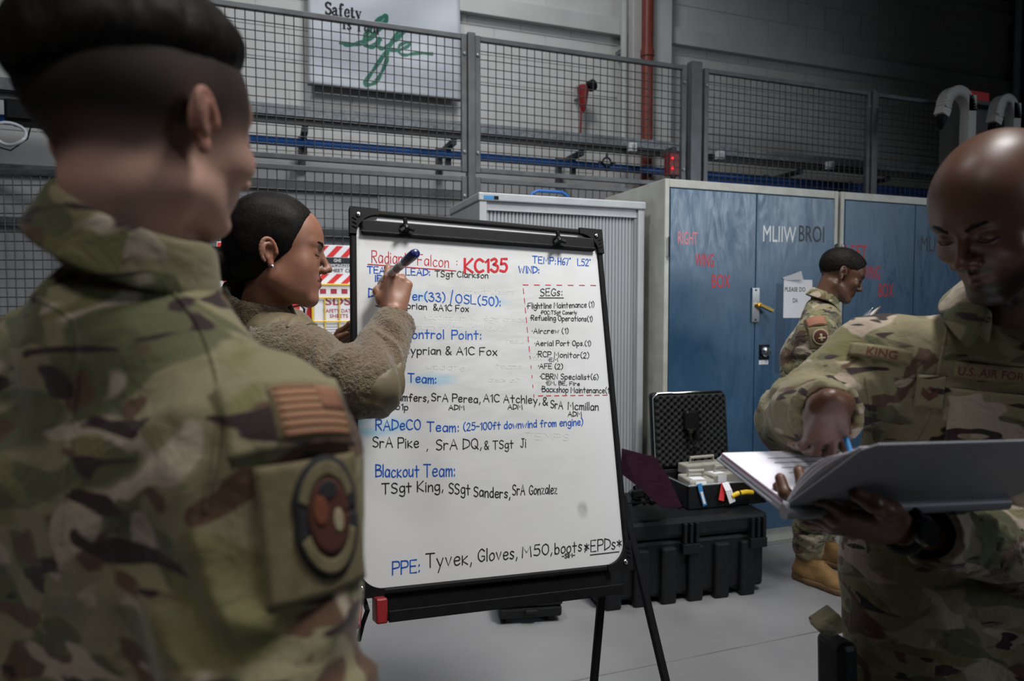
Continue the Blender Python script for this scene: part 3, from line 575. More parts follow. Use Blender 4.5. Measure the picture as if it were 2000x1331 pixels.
# yellow basket with binder
YB = SY - .07; c = lambda x, y: Vector(on_y(x, y, YB))
xl, xr_ = c(606, 600).x, c(745, 600).x; zt_, zbt = c(640, 556).z, c(640, 672).z
bk = root('wire_basket', ((xl + xr_) / 2, YB, zbt), 'yellow wire basket on the safety board beside the whiteboard', 'basket')
mb = MB(); mb.tube([(xl, YB, zt_), (xr_, YB, zt_), (xr_, SY - .006, zt_), (xl, SY - .006, zt_)], .0045, 8, closed=True); mb.tube([(xl + .012, YB, zt_), (xl + .012, YB, zbt)], .006, 8); mb.tube([(xr_, YB, zt_), (xr_, YB, zbt)], .0045, 8)
mb.build('rim', M['yellow'], bk, True)
for zq in (c(640, 582).z, c(640, 628).z, zbt): MB().tube([(xl - (.02 if zq == c(640, 582).z else 0), SY - .006, zq + .01), (xl, YB, zq), (xr_, YB, zq), (xr_, SY - .006, zq)], .004, 8).build('cross_wire', M['yellow'], bk, True)
n = 5
for i in range(1, n): xx = xl + (xr_ - xl) * i / n; MB().tube([(xx, YB + .002, c(640, 582).z), (xx, YB + .002, zbt), (xx, SY - .01, zbt)], .0038, 8).build('upright_wire', M['yellow'], bk, True)
bx = root('sheet_binder', ((xl + xr_) / 2, YB + .03, zbt + .005), 'white binder with maroon SDS lettering standing in the yellow basket', 'binder')
MB().box(xl + .018, xr_ - .01, YB + .012, YB + .055, zbt + .006, c(640, 562).z).build('cover', M['paper'], bx, bevel=.004)
yb = YB + .012; f = lambda x, y: Vector(on_y(x, y, yb))
def bt(s, px, y, hpx, wpx, mat): a = f(px, y); b = f(px + wpx, y); lettering('printed_line', s, mat, bx, (a.x, yb, a.z), (1, 0, 0), (0, 0, 1), hpx / 362, b.x - a.x, .001, .014)
bt('SDS', 635, 596, 15, 50, M['text_maroon']); bt('SAFETY DATA', 632, 611, 7, 60, M['text_maroon']); bt('SHEETS', 644, 621, 7, 36, M['text_maroon'])
for i in range(4): a = f(625 + i * 21, 574); MB().box(a.x, a.x + .032, yb - .001, yb, a.z, a.z + .026).build('red_block', M['text_maroon'], bx)
for i, (y, w) in enumerate(((640, 40), (645, 48), (650, 30))): a = f(634, y); MB().box(a.x, a.x + w / 362, yb - .001, yb, a.z, a.z + .004).build('print_line', M['panel'], bx)
MB().tube([(xl - .09, SY - .01, c(590, 600).z - .06), (xl - .09, SY - .05, c(590, 600).z), (xl - .05, SY - .06, c(590, 600).z + .01), (xl - .03, SY - .05, c(590, 600).z - .01), (xl - .03, SY - .01, c(590, 600).z - .09)], .006, 8).build('black_hook', M['black'], st, True)
# ---------------------------------------------------------------- transit case and gear
pA, pB = Vector(on_z(1162, 1197)), Vector(on_z(1498, 1158))
ux = (pB - pA).normalized(); uy = Vector((-ux.y, ux.x, 0)); LC = (pB - pA).length; hz = .40
tcs = root('transit_case', (pA + ux * LC / 2 + uy * .25), 'big black moulded transit case on the floor behind the whiteboard', 'case')
def cb(mb, a, b, c_, d, z0, z1): # box in case axes
    Mx = Matrix.Translation(pA) @ Matrix(((ux.x, uy.x, 0, 0), (ux.y, uy.y, 0, 0), (0, 0, 1, 0), (0, 0, 0, 1)))
    return mb.box(a, b, c_, d, z0, z1, Mx)
DC = .50
cb(MB(), .01, LC - .01, .015, DC, .03, .30).build('body', M['case'], tcs, bevel=.02)
cb(MB(), 0, LC, 0, DC + .01, .305, .40).build('lid', M['case'], tcs, bevel=.022)
for i in range(6):
    a = .05 + i * (LC - .2) / 5.; cb(MB(), a, a + .08, -.008, .03, .0, .27).build('moulded_rib', M['case'], tcs, bevel=.012)
for a in (LC * .14, LC * .53, LC * .93):
    mb = MB(); cb(mb, a - .04, a - .022, -.02, .02, .285, .38); cb(mb, a + .022, a + .04, -.02, .02, .285, .38); cb(mb, a - .008, a + .008, -.02, .02, .285, .38); la = mb.build('latch', M['case'], tcs, bevel=.003)
    cb(MB(), a - .045, a + .045, -.022, .012, .235, .283).build('latch_plate', M['case'], la, bevel=.003)
cb(MB(), LC + .0, LC + .03, .2, .4, .2, .24).build('side_handle', M['case'], tcs, bevel=.008)
# small case on the floor under the board
a, b = Vector(on_z(975, 1224)), Vector(on_z(1098, 1216)); q = (b - a); q.normalize(); w = Vector((-q.y, q.x, 0))
sc_ = root('floor_case', (a + b) / 2 + w * .1, 'small black case lying on the floor under the whiteboard', 'case')
Mx = Matrix.Translation(a) @ Matrix(((q.x, w.x, 0, 0), (q.y, w.y, 0, 0), (0, 0, 1, 0), (0, 0, 0, 1))); L_ = (b - a).length
MB().box(0, L_, 0, .24, .025, .075, Mx).build('body', M['case'], sc_, bevel=.012); MB().box(-.004, L_ + .004, -.004, .244, .078, .11, Mx).build('lid', M['case'], sc_, bevel=.012)
for xx, yy in ((.03, .02), (.03, .19), (L_ - .06, .02), (L_ - .06, .19)): MB().box(xx, xx + .03, yy, yy + .03, 0, .025, Mx).build('foot', M['case'], sc_, bevel=.004)
MB().box(L_ * .4, L_ * .6, -.02, 0, .05, .07, Mx).build('carry_handle', M['case'], sc_, bevel=.006)
# open instrument case on top of the transit case
zt = .402
cf = Vector(on_z(1345, 950, zt + .12)); hl = Vector(on_z(1262, 912, zt + .12)); sd = (hl - cf).normalized(); fr = Vector((sd.y, -sd.x, 0)); WD = .45; DP = .33
ic = root('instrument_case', cf + sd * DP / 2 + fr * WD / 2 - Vector((0, 0, .12)), 'open black instrument case with foam lining and pale rim on the transit case', 'case')
Mi = Matrix.Translation(Vector((cf.x, cf.y, zt))) @ Matrix(((fr.x, sd.x, 0, 0), (fr.y, sd.y, 0, 0), (0, 0, 1, 0), (0, 0, 0, 1)))
MB().box(0, WD, 0, .012, 0, .115, Mi).box(0, WD, DP - .012, DP, 0, .115, Mi).box(0, .012, .012, DP - .012, 0, .115, Mi).box(WD - .012, WD, .012, DP - .012, 0, .115, Mi).box(.012, WD - .012, .012, DP - .012, 0, .012, Mi).build('base_shell', M['case'], ic, bevel=.006)
MB().box(-.004, WD + .004, -.004, .010, .115, .124, Mi).box(-.004, .010, .010, DP, .115, .124, Mi).box(WD - .010, WD + .004, .010, DP, .115, .124, Mi).box(.010, WD - .010, DP - .01, DP, .115, .124, Mi).build('pale_rim', M['chrome'], ic, bevel=.002)
MB().box(.014, WD - .014, .014, DP - .014, .014, .06, Mi).build('base_foam', M['foam'], ic)
th = math.radians(6); lidM = Mi @ Matrix.Translation((0, DP, .124)) @ Matrix.Rotation(-th, 4, 'X')     # lid leans back: its plane is x-z here
LH = .41
MB().box(0, WD, .0, .055, 0, LH, lidM).build('lid_shell', M['case'], ic, bevel=.02)
e_ = [(.006, .006), (WD - .006, .006), (WD - .006, LH - .006), (.006, LH - .006)]
MB().tube([lidM @ Vector((x, -.002, z)) for x, z in ((.012, .0), (.005, .03), (.005, LH - .03), (.03, LH - .005), (WD - .03, LH - .005), (WD - .005, LH - .03), (WD - .005, .03), (WD - .012, 0))], .0055, 8).build('lid_rim', M['chrome'], ic, True)
# convoluted foam: a grid of soft cones
n1, n2 = 72, 60; V = []
for j in range(n2 + 1):
    for i in range(n1 + 1):
        x = .015 + (WD - .03) * i / n1; z = .012 + (LH - .026) * j / n2
        y = -.014 - .012 * (math.cos(x * 2 * math.pi / .043) * math.cos(z * 2 * math.pi / .036))
        if i in (0, n1) or j in (0, n2): y = 0
        V.append(lidM @ Vector((x, y, z)))
me = bpy.data.meshes.new('lid_foam'); me.from_pydata([tuple(v) for v in V], [], [(j * (n1 + 1) + i, j * (n1 + 1) + i + 1, (j + 1) * (n1 + 1) + i + 1, (j + 1) * (n1 + 1) + i) for j in range(n2) for i in range(n1)])
tag(link('lid_foam', me, M['foam'], ic, True), 'egg-crate foam of dark pointed bumps')
MB().box(.0, .02, -.004, .004, LH * .0, LH * .0 + .12, lidM @ Matrix.Translation((WD - .01, -.01, 0)) @ Matrix.Rotation(-.35, 4, 'Y')).build('lid_strap', M['case'], ic)
# black camera-like meter pushed in the lid foam
g = root('black_probe', lidM @ Vector((.2, -.05, .2)), 'glossy black meter tucked in the lid foam of the open case', 'instrument')
gl = new_mat('gloss_black', (.01, .01, .011), .15)
MB().box(.165, .25, -.06, -.012, .20, .31, lidM).build('housing', gl, g, bevel=.014); MB().tube([lidM @ Vector(p) for p in ((.19, -.05, .2), (.185, -.06, .16), (.21, -.06, .12), (.235, -.055, .14), (.23, -.05, .2))], .009, 10).build('handle', gl, g, True)
MB().box(.178, .20, -.064, -.06, .19, .21, lidM).build('silver_key', M['chrome'], g)
# beige meters in the base
def meter(label, x0, y0, w, d, z, ang, face, tagp):
    Mm = Mi @ Matrix.Translation((x0, y0, z)) @ Matrix.Rotation(ang, 4, 'Z'); g = root('survey_meter', Mm @ Vector((w / 2, d / 2, 0)), label, 'instrument', 'pale survey meters in the open case')
    MB().box(0, w, 0, d, 0, .055, Mm).build('body', M['meter'], g, bevel=.008)
    MB().tube([Mm @ Vector(p) for p in ((w * .2, d / 2, .05), (w * .2, d / 2, .085), (w * .8, d / 2, .085), (w * .8, d / 2, .05))], .008, 8).build('handle', M['meter'], g, True)
    if face: f_ = MB().box(w - .05, w + .0015, -.002, .0, .008, .045, Mm).box(w, w + .002, 0, d * .8, .01, .045, Mm).build('dark_face', M['black'], g); MB().box(w + .002, w + .003, .01, d * .7, .016, .04, Mm).build('green_display', M['green'], g); MB().box(w - .045, w - .006, -.003, -.002, .016, .038, Mm).build('green_display', M['green'], g)
    if tagp: MB().box(.02, .085, .01, .065, .0555, .057, Mm).box(.03, .085, -.002, -.001, -.0, .05, Mm).build('white_label', M['paper'], g)
meter('long beige survey meter with green display at front of the open case', .17, .05, .23, .085, .095, .14, True, True)
meter('beige survey meter with a white label at left of the open case', .02, .02, .13, .15, .085, -.12, False, True)
meter('beige survey meter lying at the back of the open case', .12, .21, .24, .09, .11, .05, False, False)
def dangle(nm, label, pts, w, mat, cat): 
    mb = MB()
    for a, b in zip(pts, pts[1:]): mb.bar(a, b, w, .002, tuple(sd))
    return tag(mb.build(nm, mat), label, cat)
F_ = lambda x, y, z: Mi @ Vector((x, y, z))
o = dangle('blue_tag', 'blue and white tag hanging over the front of the open case', [F_(.055, -.008, .13), F_(.06, -.010, .10), F_(.085, -.012, .02)], .022, M['sky_tag'], 'tag'); MB().bar(F_(.062, -.014, .09), F_(.08, -.016, .03), .012, .002, tuple(sd)).build('white_print', M['paper'], o)
o = dangle('white_tag', 'white paper tag with red backing hanging from the open case', [F_(.20, -.006, .125), F_(.205, -.03, .09), F_(.225, -.035, .03)], .035, M['paper'], 'tag'); MB().bar(F_(.195, -.005, .12), F_(.17, -.02, .04), .03, .002, tuple(sd)).build('red_tag', M['red_paint'], o)
o = MB().tube([F_(.225, -.03, .06), F_(.25, -.04, .075), F_(.30, -.04, .078), F_(.34, -.03, .07)], .012, 10).build('yellow_cable', M['yellow'], smooth=True); tag(o, 'short yellow cable bundle hanging at front of the open case', 'cable')
MB().tube([F_(.255, -.04, .076), F_(.262, -.04, .077)], .0128, 10).build('cable_tie', M['black'], o)
# maroon folder leaning beside the open case, black webbing beneath it
def wp(x, y, d): return Vector(at(x, y, d))
P = [wp(1214, 876, 3.42), wp(1268, 890, 3.32), wp(1295, 930, 3.2), wp(1326, 992, 3.0), wp(1290, 990, 3.02), wp(1245, 950, 3.15), wp(1212, 925, 3.3)]
o = MB().poly(P, (.012, .012, -.006)).build('maroon_cover', M['maroon'], bevel=.002); tag(o, 'dark maroon cloth cover draped at the left end of the transit case', 'cloth')
P = [wp(1268, 890, 3.32), wp(1278, 892, 3.34), wp(1305, 930, 3.22), wp(1332, 990, 3.02), wp(1326, 992, 3.0), wp(1295, 930, 3.2)]
MB().poly(P, (.004, .01, -.01)).build('stitched_hem', M['maroon'], o)
o = root('black_webbing', wp(1250, 985, 3.15), 'tangle of black webbing and buckles on the transit case', 'strap')
rr = random.Random(4)
for i in range(7):
    c = wp(1232 + rr.random() * 40, 960 + rr.random() * 25, 3.12 + rr.random() * .1); MB().tube([c + Vector((rr.uniform(-.05, .05), rr.uniform(-.04, .04), rr.uniform(-.02, .05))) for _ in range(4)], .010, 8).build('strap_loop', M['case'], o, True)
MB().bar(wp(1236, 965, 3.1), wp(1256, 962, 3.1), .03, .03).build('buckle', M['black'], o, bevel=.004)
# ---------------------------------------------------------------- whiteboard easel
TL = Vector((.2176, 1.9031, 1.6531)); TR = Vector((.9775, 1.9164, 1.6216)); BL = Vector((.1989, 1.6359, .6896))
BU = (TR - TL).normalized(); BV = (BL - TL); BV = (BV - BU * BV.dot(BU)).normalized(); BN = BV.cross(BU)
if BN.y > 0: BN = -BN
BW, BH = .762, 1.0
def bd(u, v, n=0): return TL + BU * u + BV * v + BN * n
def buv(x, y, n=0):
    q = Vector(ray(x, y)); c = Vector(CAM); t = (TL + BN * n - c).dot(BN) / q.dot(BN); p = c + q * t - TL
    return p.dot(BU), p.dot(BV)
MBD = Matrix.Translation(TL) @ Matrix(((BU.x, BV.x, BN.x, 0), (BU.y, BV.y, BN.y, 0), (BU.z, BV.z, BN.z, 0), (0, 0, 0, 1)))
def board_mat():
    m = new_mat('whiteboard_enamel', (.74, .75, .76), .48, 0, .35); nt = m.node_tree; b = nt.nodes['Principled BSDF']
    v = coords(nt, (5, 5, 16), (0, .35, 0)); n = nd(nt, 'ShaderNodeTexNoise', Scale=1.2, Detail=7.0, Roughness=.62, Distortion=1.0); nt.links.new(v, n.inputs['Vector'])
    t = nd(nt, 'ShaderNodeTexCoord')
    def blot(u, v_, ru, rv):
        c = bd(u, v_); s = nd(nt, 'ShaderNodeVectorMath', operation='SUBTRACT'); nt.links.new(t.outputs['Object'], s.inputs[0]); s.inputs[1].default_value = c
        k = nd(nt, 'ShaderNodeVectorMath', operation='MULTIPLY'); nt.links.new(s.outputs[0], k.inputs[0]); k.inputs[1].default_value = (1 / ru, 1 / ru * .3, 1 / rv)
        l = nd(nt, 'ShaderNodeVectorMath', operation='LENGTH'); nt.links.new(k.outputs[0], l.inputs[0])
        mr = nd(nt, 'ShaderNodeMapRange', interpolation_type='SMOOTHSTEP'); mr.inputs[1].default_value = 1.15; mr.inputs[2].default_value = .45; nt.links.new(l.outputs['Value'], mr.inputs[0])
        q = nd(nt, 'ShaderNodeMath', operation='MULTIPLY'); nt.links.new(mr.outputs[0], q.inputs[0]); r = nd(nt, 'ShaderNodeMapRange'); r.inputs[1].default_value = .3; r.inputs[2].default_value = .6; nt.links.new(n.outputs[0], r.inputs[0]); nt.links.new(r.outputs[0], q.inputs[1])
        return q.outputs[0]
    def mix(prev, col, fac, mul=1.0):
        mm = nd(nt, 'ShaderNodeMath', operation='MULTIPLY'); nt.links.new(fac, mm.inputs[0]); mm.inputs[1].default_value = mul
        mx = nd(nt, 'ShaderNodeMix', data_type='RGBA'); nt.links.new(mm.outputs[0], mx.inputs[0])
        if prev is None: mx.inputs[6].default_value = (.535, .54, .55, 1)
        else: nt.links.new(prev, mx.inputs[6])
        mx.inputs[7].default_value = (*col, 1); return mx.outputs[2]
    p = mix(None, (.40, .405, .40), blot(.38, .36, .36, .30), .75)
    p = mix(p, (.43, .435, .43), blot(.42, .68, .3, .2), .45)
    for (x, y, a, c) in ((735, 832, .095, .030), (845, 742, .075, .020), (712, 690, .05, .028), (800, 578, .06, .022), (960, 590, .05, .02)):
        u, v_ = buv(x, y); p = mix(p, (.15, .40, .55), blot(u, v_, a, c), .75 if x < 750 else .5)
    u, v_ = buv(1137, 995); p = mix(p, (.3, .3, .31), blot(u, v_, .018, .028), .8)
    nt.links.new(p, b.inputs['Base Color']); return m
wb = root('whiteboard_easel', (.58, 1.6, 0), 'black-framed whiteboard on a black easel, covered in handwritten team lists', 'whiteboard')
MB().box(.010, BW - .010, .010, BH - .010, -.006, .002, MBD).build('writing_surface', board_mat(), wb)
f_ = .017
for nm, a in (('top', (0.06, BW - .06, 0, f_)), ('bottom', (.06, BW - .06, BH - f_, BH)), ('l', (0, f_, .06, BH - .06)), ('r', (BW - f_, BW, .06, BH - .06))):
    MB().box(a[0], a[1], a[2], a[3], -.010, .010, MBD).build('frame_bar', M['black'], wb, bevel=.005)
MB().box(.015, BW - .015, .015, BH - .015, -.012, -.006, MBD).build('back_panel', M['panel'], wb)
def corner(cu, cv, su, sv):
    pts = [(0, 0), (.078, 0), (.078, .019)] + [(.078 - .060 * math.sin(a), .079 - .060 * math.cos(a)) for a in [math.radians(k) for k in range(8, 89, 8)]] + [(.019, .078), (0, .078)]
    P = [bd(cu + su * (u - .002), cv + sv * (v - .002), -.012) for u, v in pts]
    k = MB().poly(P, BN * .027).build('corner_cap', M['black'], wb, bevel=.004)
    MB().lathe([(.0065, 0), (.0065, .003), (.004, .005), (.001, .0055)], bd(cu + su * .021, cv + sv * .021, .015), BN, 14).build('bolt', M['chrome'], k, True)
    for i in range(3): MB().bar(bd(cu + su * .004, cv + sv * (.03 + i * .012), .0155), bd(cu + su * .016, cv + sv * (.036 + i * .012), .0155), .003, .002).build('grip_rib', M['black'], k)
for a in ((0, 0, 1, 1), (BW, 0, -1, 1), (0, BH, 1, -1), (BW, BH, -1, -1)): corner(*a)
# clamp bar with two wing knobs
(u0, v0), (u1, v1), (u2, v2) = buv(704, 432), buv(1156.5, 468.5), buv(704, 460.5)
A, B = bd(u0, (v0 + v2) / 2, .010), bd(u1, (v0 + v2) / 2 + (v1 - v0), .010); w_ = v2 - v0
cb_ = MB().bar(A, B, w_, .012, tuple(BN)).build('clamp_bar', M['black'], wb, bevel=.005)
MB().bar(A + BV * w_ * .3 + BN * .0062, B + BV * w_ * .3 + BN * .0062, .003, .0015, tuple(BN)).build('bar_groove', M['case'], cb_)
for x, y in ((792, 446), (1089, 470)):
    u, v = buv(x, y, .02); c = bd(u, v, .016); k = MB().lathe([(.013, 0), (.013, .008), (.009, .016), (.0075, .02)], c, BN, 16)
    for a in (-100, 20, 140): d = BU * math.cos(math.radians(a)) + BV * math.sin(math.radians(a)); k.bar(c + BN * .013, c + d * .024 + BN * .016, .010, .010, tuple(BN))
    k = k.build('wing_knob', M['black'], cb_, bevel=.002); MB().lathe([(.0042, 0), (.003, .0025)], c + BN * .0195, BN, 10).build('screw_head', M['chrome'], k)
# pen tray below the board
ty = MB(); 
for (a, b, c, d, e, g) in ((.075, .70, 1.0, 1.052, -.006, .0), (.075, .70, 1.045, 1.052, 0, .065), (.075, .70, 1.030, 1.052, .062, .068)): ty.box(a, b, c, d, e, g, MBD)
MB().box(.075, .70, 1.0, 1.052, -.006, .0, MBD).box(.075, .70, 1.046, 1.052, 0, .062, MBD).box(.075, .70, 1.028, 1.054, .062, .067, MBD).build('pen_tray', M['black'], wb, bevel=.002)
MB().box(.048, .0745, 1.0, 1.056, -.004, .060, MBD).build('tray_end_cap', M['red'], wb, bevel=.004)
MB().bar(bd(.015, 1.0, -.02), bd(.0, 1.06, .03), .03, .018).build('red_strap', M['red'], wb, bevel=.003)
MB().tube([bd(.03, 1.0, -.02), bd(.035, 1.03, .01), bd(.025, 1.06, .0), bd(.02, 1.1, -.03)], .006, 8).build('black_strap', M['black'], wb, True)
# legs
def on_board(x, y, n=0): u, v = buv(x, y, n); return bd(u, v, n)
def leg(A, B, w, nm='leg'):
    d = (B - A).normalized(); Z0 = A + (B - A) * ((0.012 - A.z) / (B.z - A.z))
    l = MB().bar(A, Z0, w, .016, tuple(BN)).build(nm, M['black'], wb, bevel=.003); MB().lathe([(.014, 0), (.014, .03)], (Z0.x, Z0.y, 0), (0, 0, 1), 10).build('rubber_foot', M['case'], l)
    return Z0
leg(bd(BW + .004, .80, -.018), on_board(1300, 1331, -.018), .022)
leg(bd(-.004, .80, -.018), bd(-.075, 1.2, -.018), .022)
leg(bd(BW - .035, .86, -.035), Vector(at(1160, 1331, 1.98)), .022)
MB().bar(bd(.05, .80, -.022), bd(BW - .02, .80, -.022), .03, .012, tuple(BN)).bar(bd(.05, .3, -.022), bd(BW - .02, .3, -.022), .03, .012, tuple(BN)).build('cross_brace', M['black'], wb)
MB().bar(bd(BW - .035, .86, -.03), bd(.66, .80, -.028), .02, .015).build('hinge_bracket', M['black'], wb)
# handwriting: (text, baseline start px, baseline end px, capital height px, ink, pen width m)
def c1(X, Y): return (680 + X / 3.502, 400 + Y / 3.502)
def c2(X, Y): return (680 + X / 2.894, 740 + Y / 2.894)
RB, BB_, KB = M['ink_red'], M['ink_blue'], M['ink_black']
T_ = [('Radiant', c1(163, 392), c1(410, 408), 23, RB, .0022), ('Falcon', c1(475, 412), c1(690, 428), 21, RB, .0022), (':', c1(742, 412), c1(752, 412), 14, RB, .0022),
('TEAM', c1(133, 468), c1(300, 474), 13, BB_, .0028), ('LEAD:', c1(395, 480), c1(563, 485), 13, BB_, .0028), ('TSgt Clarkson', c1(595, 492), c1(958, 502), 11.5, KB, .0022),
('TEMP:', c1(1262, 398), c1(1422, 408), 13, BB_, .0027), ('H67\u00b0', c1(1436, 410), c1(1520, 412), 13, BB_, .0027), ('L52\u00b0', c1(1570, 415), c1(1656, 420), 13, BB_, .0027), ('WIND:', c1(1168, 466), c1(1310, 468), 13, BB_, .003),
('IR', c1(185, 522), c1(232, 522), 11, BB_, .003), ('-', c1(203, 556), c1(222, 556), 10, KB, .0022),
('Dosimeter(33)', c1(140, 632), c1(665, 664), 17, BB_, .003), ('/', c1(700, 670), c1(718, 671), 22, BB_, .003), ('OSL(50):', c1(738, 672), c1(1048, 694), 17, BB_, .003),
('SrA Cyprian', c1(190, 695), c1(540, 718), 12, KB, .0024), ('&A1C Fox', c1(583, 722), c1(825, 732), 12, KB, .0024),
('Control', c1(388, 915), c1(655, 915), 17, BB_, .003), ('Point:', c1(710, 918), c1(915, 920), 17, BB_, .003), ('Cyprian', c1(378, 1022), c1(636, 1024), 15.5, KB, .0026), ('& A1C Fox', c1(668, 1024), c1(1020, 1030), 15.5, KB, .0026),
('Entry', c1(170, 1225), c1(368, 1226), 17, BB_, .003), ('Team:', c1(410, 1214), c1(606, 1222), 17, BB_, .003),
('Lamfers,', c2(250, 122), c2(456, 130), 15, KB, .0026), ('SrA Perea,', c2(472, 125), c2(748, 136), 15, KB, .0026), ('A1C Atchley,', c2(766, 128), c2(1085, 142), 15, KB, .0026), ('&', c2(1101, 150), c2(1130, 152), 15, KB, .0026), ('SrA', c2(1145, 166), c2(1215, 170), 15, KB, .0026), ('Mcmillan', c2(1243, 172), c2(1416, 180), 15, KB, .0026),
('451p', c2(240, 174), c2(340, 176), 12, KB, .0022), ('ADM', c2(570, 175), c2(657, 175), 9.5, KB, .0022), ('ADM', c2(903, 173), c2(985, 173), 9.5, KB, .0022), ('ADM', c2(1243, 213), c2(1320, 213), 9.5, KB, .0022),
('RADeCO', c2(158, 290), c2(410, 288), 20, BB_, .003), ('Team:', c2(447, 296), c2(628, 298), 18, BB_, .003), ('(25-100ft downwind from engine)', c2(652, 293), c2(1328, 262), 14.5, BB_, .0026),
('SrA Pike', c2(140, 388), c2(400, 390), 20, KB, .0026), (',', c2(445, 402), c2(452, 402), 14, KB, .0026), ('SrA DQ,', c2(497, 402), c2(755, 395), 20, KB, .0026), ('& TSgt', c2(770, 400), c2(935, 393), 16, KB, .0024), ('Ji', c2(975, 388), c2(1005, 388), 17, KB, .0024),
('Blackout', c2(157, 555), c2(402, 553), 23, BB_, .003), ('Team:', c2(428, 553), c2(608, 552), 24, BB_, .003), ('TSgt King,', c2(192, 650), c2(538, 632), 20, KB, .0028), ('SSgt', c2(570, 650), c2(690, 654), 20, KB, .0028), ('Sanders,', c2(710, 664), c2(916, 676), 19, KB, .0028), ('SrA', c2(930, 660), c2(1000, 656), 20, KB, .0026), ('Gonzalez', c2(1024, 656), c2(1182, 648), 18, KB, .0026),
('PPE:', c2(252, 1108), c2(410, 1092), 25, BB_, .0032), ('Tyvek,', c2(440, 1068), c2(700, 1045), 27, KB, .0028), ('Gloves,', c2(735, 1037), c2(958, 1014), 24, KB, .0028), ('M50,', c2(985, 1010), c2(1155, 990), 21, KB, .0028), ('boots', c2(1170, 992), c2(1322, 975), 21, KB, .0028), (';', c2(1337, 972), c2(1345, 972), 16, KB, .0028),
('*EPDs*', c2(1337, 982), c2(1546, 960), 22, KB, .0028), ('-SIM-', c2(1210, 1015), c2(1282, 1008), 8, KB, .0024),
('SEGs:', c1(1315, 625), c1(1468, 620), 14, KB, .0024), ('\u00b7Flightline Maintenance (1)', c1(1222, 712), c1(1683, 700), 11, KB, .0021), ('\u00b7POC:TSgt Conerly', c1(1318, 750), c1(1565, 750), 7, KB, .0018), ('\u00b7Refueling Operations(1)', c1(1245, 790), c1(1672, 798), 10, KB, .0021),
('\u00b7Aircrew (1)', c1(1258, 881), c1(1507, 880), 10, KB, .0021), ('\u00b7Aerial Port Ops.(1)', c1(1275, 965), c1(1660, 965), 10, KB, .0021), ('\u00b7RCP Monitor(2)', c1(1290, 1042), c1(1648, 1050), 11, KB, .0021), ('\u00b7EM', c1(1368, 1073), c1(1435, 1073), 7, KB, .0018), ('\u00b7AFE (2)', c1(1300, 1121), c1(1468, 1125), 10, KB, .0021),
('\u00b7CBRN Specialist(6)', c1(1312, 1193), c1(1712, 1197), 10.5, KB, .0021), ('\u00b7EM, BE, Fire', c1(1352, 1231), c1(1585, 1238), 7.5, KB, .0018), ('\u00b7Backshop Maintenance(1)', c1(1320, 1281), c1(1797, 1290), 11, KB, .0021)]
ghost = [('equipment losers', c1(700, 608), c1(1140, 612), 11), ('Accomplish w/ 6gm check', c1(500, 782), c1(1210, 800), 11), ('surveyor   fill out', c1(470, 850), c1(1060, 862), 11), ('Record', c1(1240, 1062), c1(1380, 1064), 14), ('check unit', c1(960, 1210), c1(1180, 1214), 10), ('teams', c1(1010, 1120), c1(1190, 1120), 11), ('update', c1(540, 1120), c1(800, 1135), 12), ('result', c1(1080, 945), c1(1240, 950), 11), ('TEMPS', c2(1000, 340), c2(1250, 350), 13)]
SN = .0028
def board_line(txt, p0, p1, hpx, mat, wd, n=SN, nm='handwriting'):
    P0, P1, PU = on_board(*p0, n), on_board(*p1, n), on_board(p0[0], p0[1] - hpx, n)
    R_ = (P1 - P0); L = R_.length; R_.normalize(); U_ = PU - P0; H = U_.length; U_.normalize()
    st, wt = strokes(txt, random.Random(len(txt) * 7 + int(p0[0])))
    lines = [[(x * L / wt, y * H / 10) for x, y in s] for s in st]
    return ribbons(lines, wd, lambda x, y: P0 + R_ * x + U_ * y, mat, nm, wb)
for t in T_: board_line(*t)
for t in ghost: board_line(*t, M['ink_ghost'], .0022, .0024, 'erased_writing')
o = board_line('KC135', c1(797, 460), c1(1090, 460), 25.5, RB, .0072)
def rule(p0, p1, mat, w=.0022, nm='drawn_line'): a, b = on_board(*p0, SN), on_board(*p1, SN); MB().bar(a, b, w, .0004, tuple(BN)).build(nm, mat, wb)
rule(c1(133, 407), c1(740, 453), RB); rule(c1(1305, 637), c1(1475, 638), KB); rule(c2(1367, 997), c2(1532, 978), KB)
for i in range(7): x = 1195 + i * 77; rule(c1(x, 548 + i * .5), c1(x + 38, 549 + i * .5), RB, .0018, 'dashed_line')
for i in range(12): y = 572 + i * 66; x = lambda q: 1197 + (q - 560) * .0985; rule(c1(x(y), y), c1(x(y + (38 if i < 7 else 20)), y + (38 if i < 7 else 20)), RB, .0018, 'dashed_line')
for i in range(9): x = 1300 + i * 55; rule(c1(x, 1308 - i * .6), c1(x + 34, 1307 - i * .6), RB, .0018, 'dashed_line')
# ---------------------------------------------------------------- implicit surfaces for bodies and clothes
RNG = np.random.RandomState(3); TBL = RNG.rand(64, 64, 64).astype(np.float32)
def vnoise(X, Y, Z):
    i, j, k = np.floor(X).astype(int), np.floor(Y).astype(int), np.floor(Z).astype(int)
    f, g, h = X - i, Y - j, Z - k; f = f * f * (3 - 2 * f); g = g * g * (3 - 2 * g); h = h * h * (3 - 2 * h)
    i0, j0, k0 = i & 63, j & 63, k & 63; i1, j1, k1 = (i + 1) & 63, (j + 1) & 63, (k + 1) & 63
    a = TBL[i0, j0, k0] * (1 - f) + TBL[i1, j0, k0] * f; b = TBL[i0, j1, k0] * (1 - f) + TBL[i1, j1, k0] * f
    c = TBL[i0, j0, k1] * (1 - f) + TBL[i1, j0, k1] * f; d = TBL[i0, j1, k1] * (1 - f) + TBL[i1, j1, k1] * f
    return (a * (1 - g) + b * g) * (1 - h) + (c * (1 - g) + d * g) * h - .5
A3 = lambda p: np.array([float(p[0]), float(p[1]), float(p[2])])
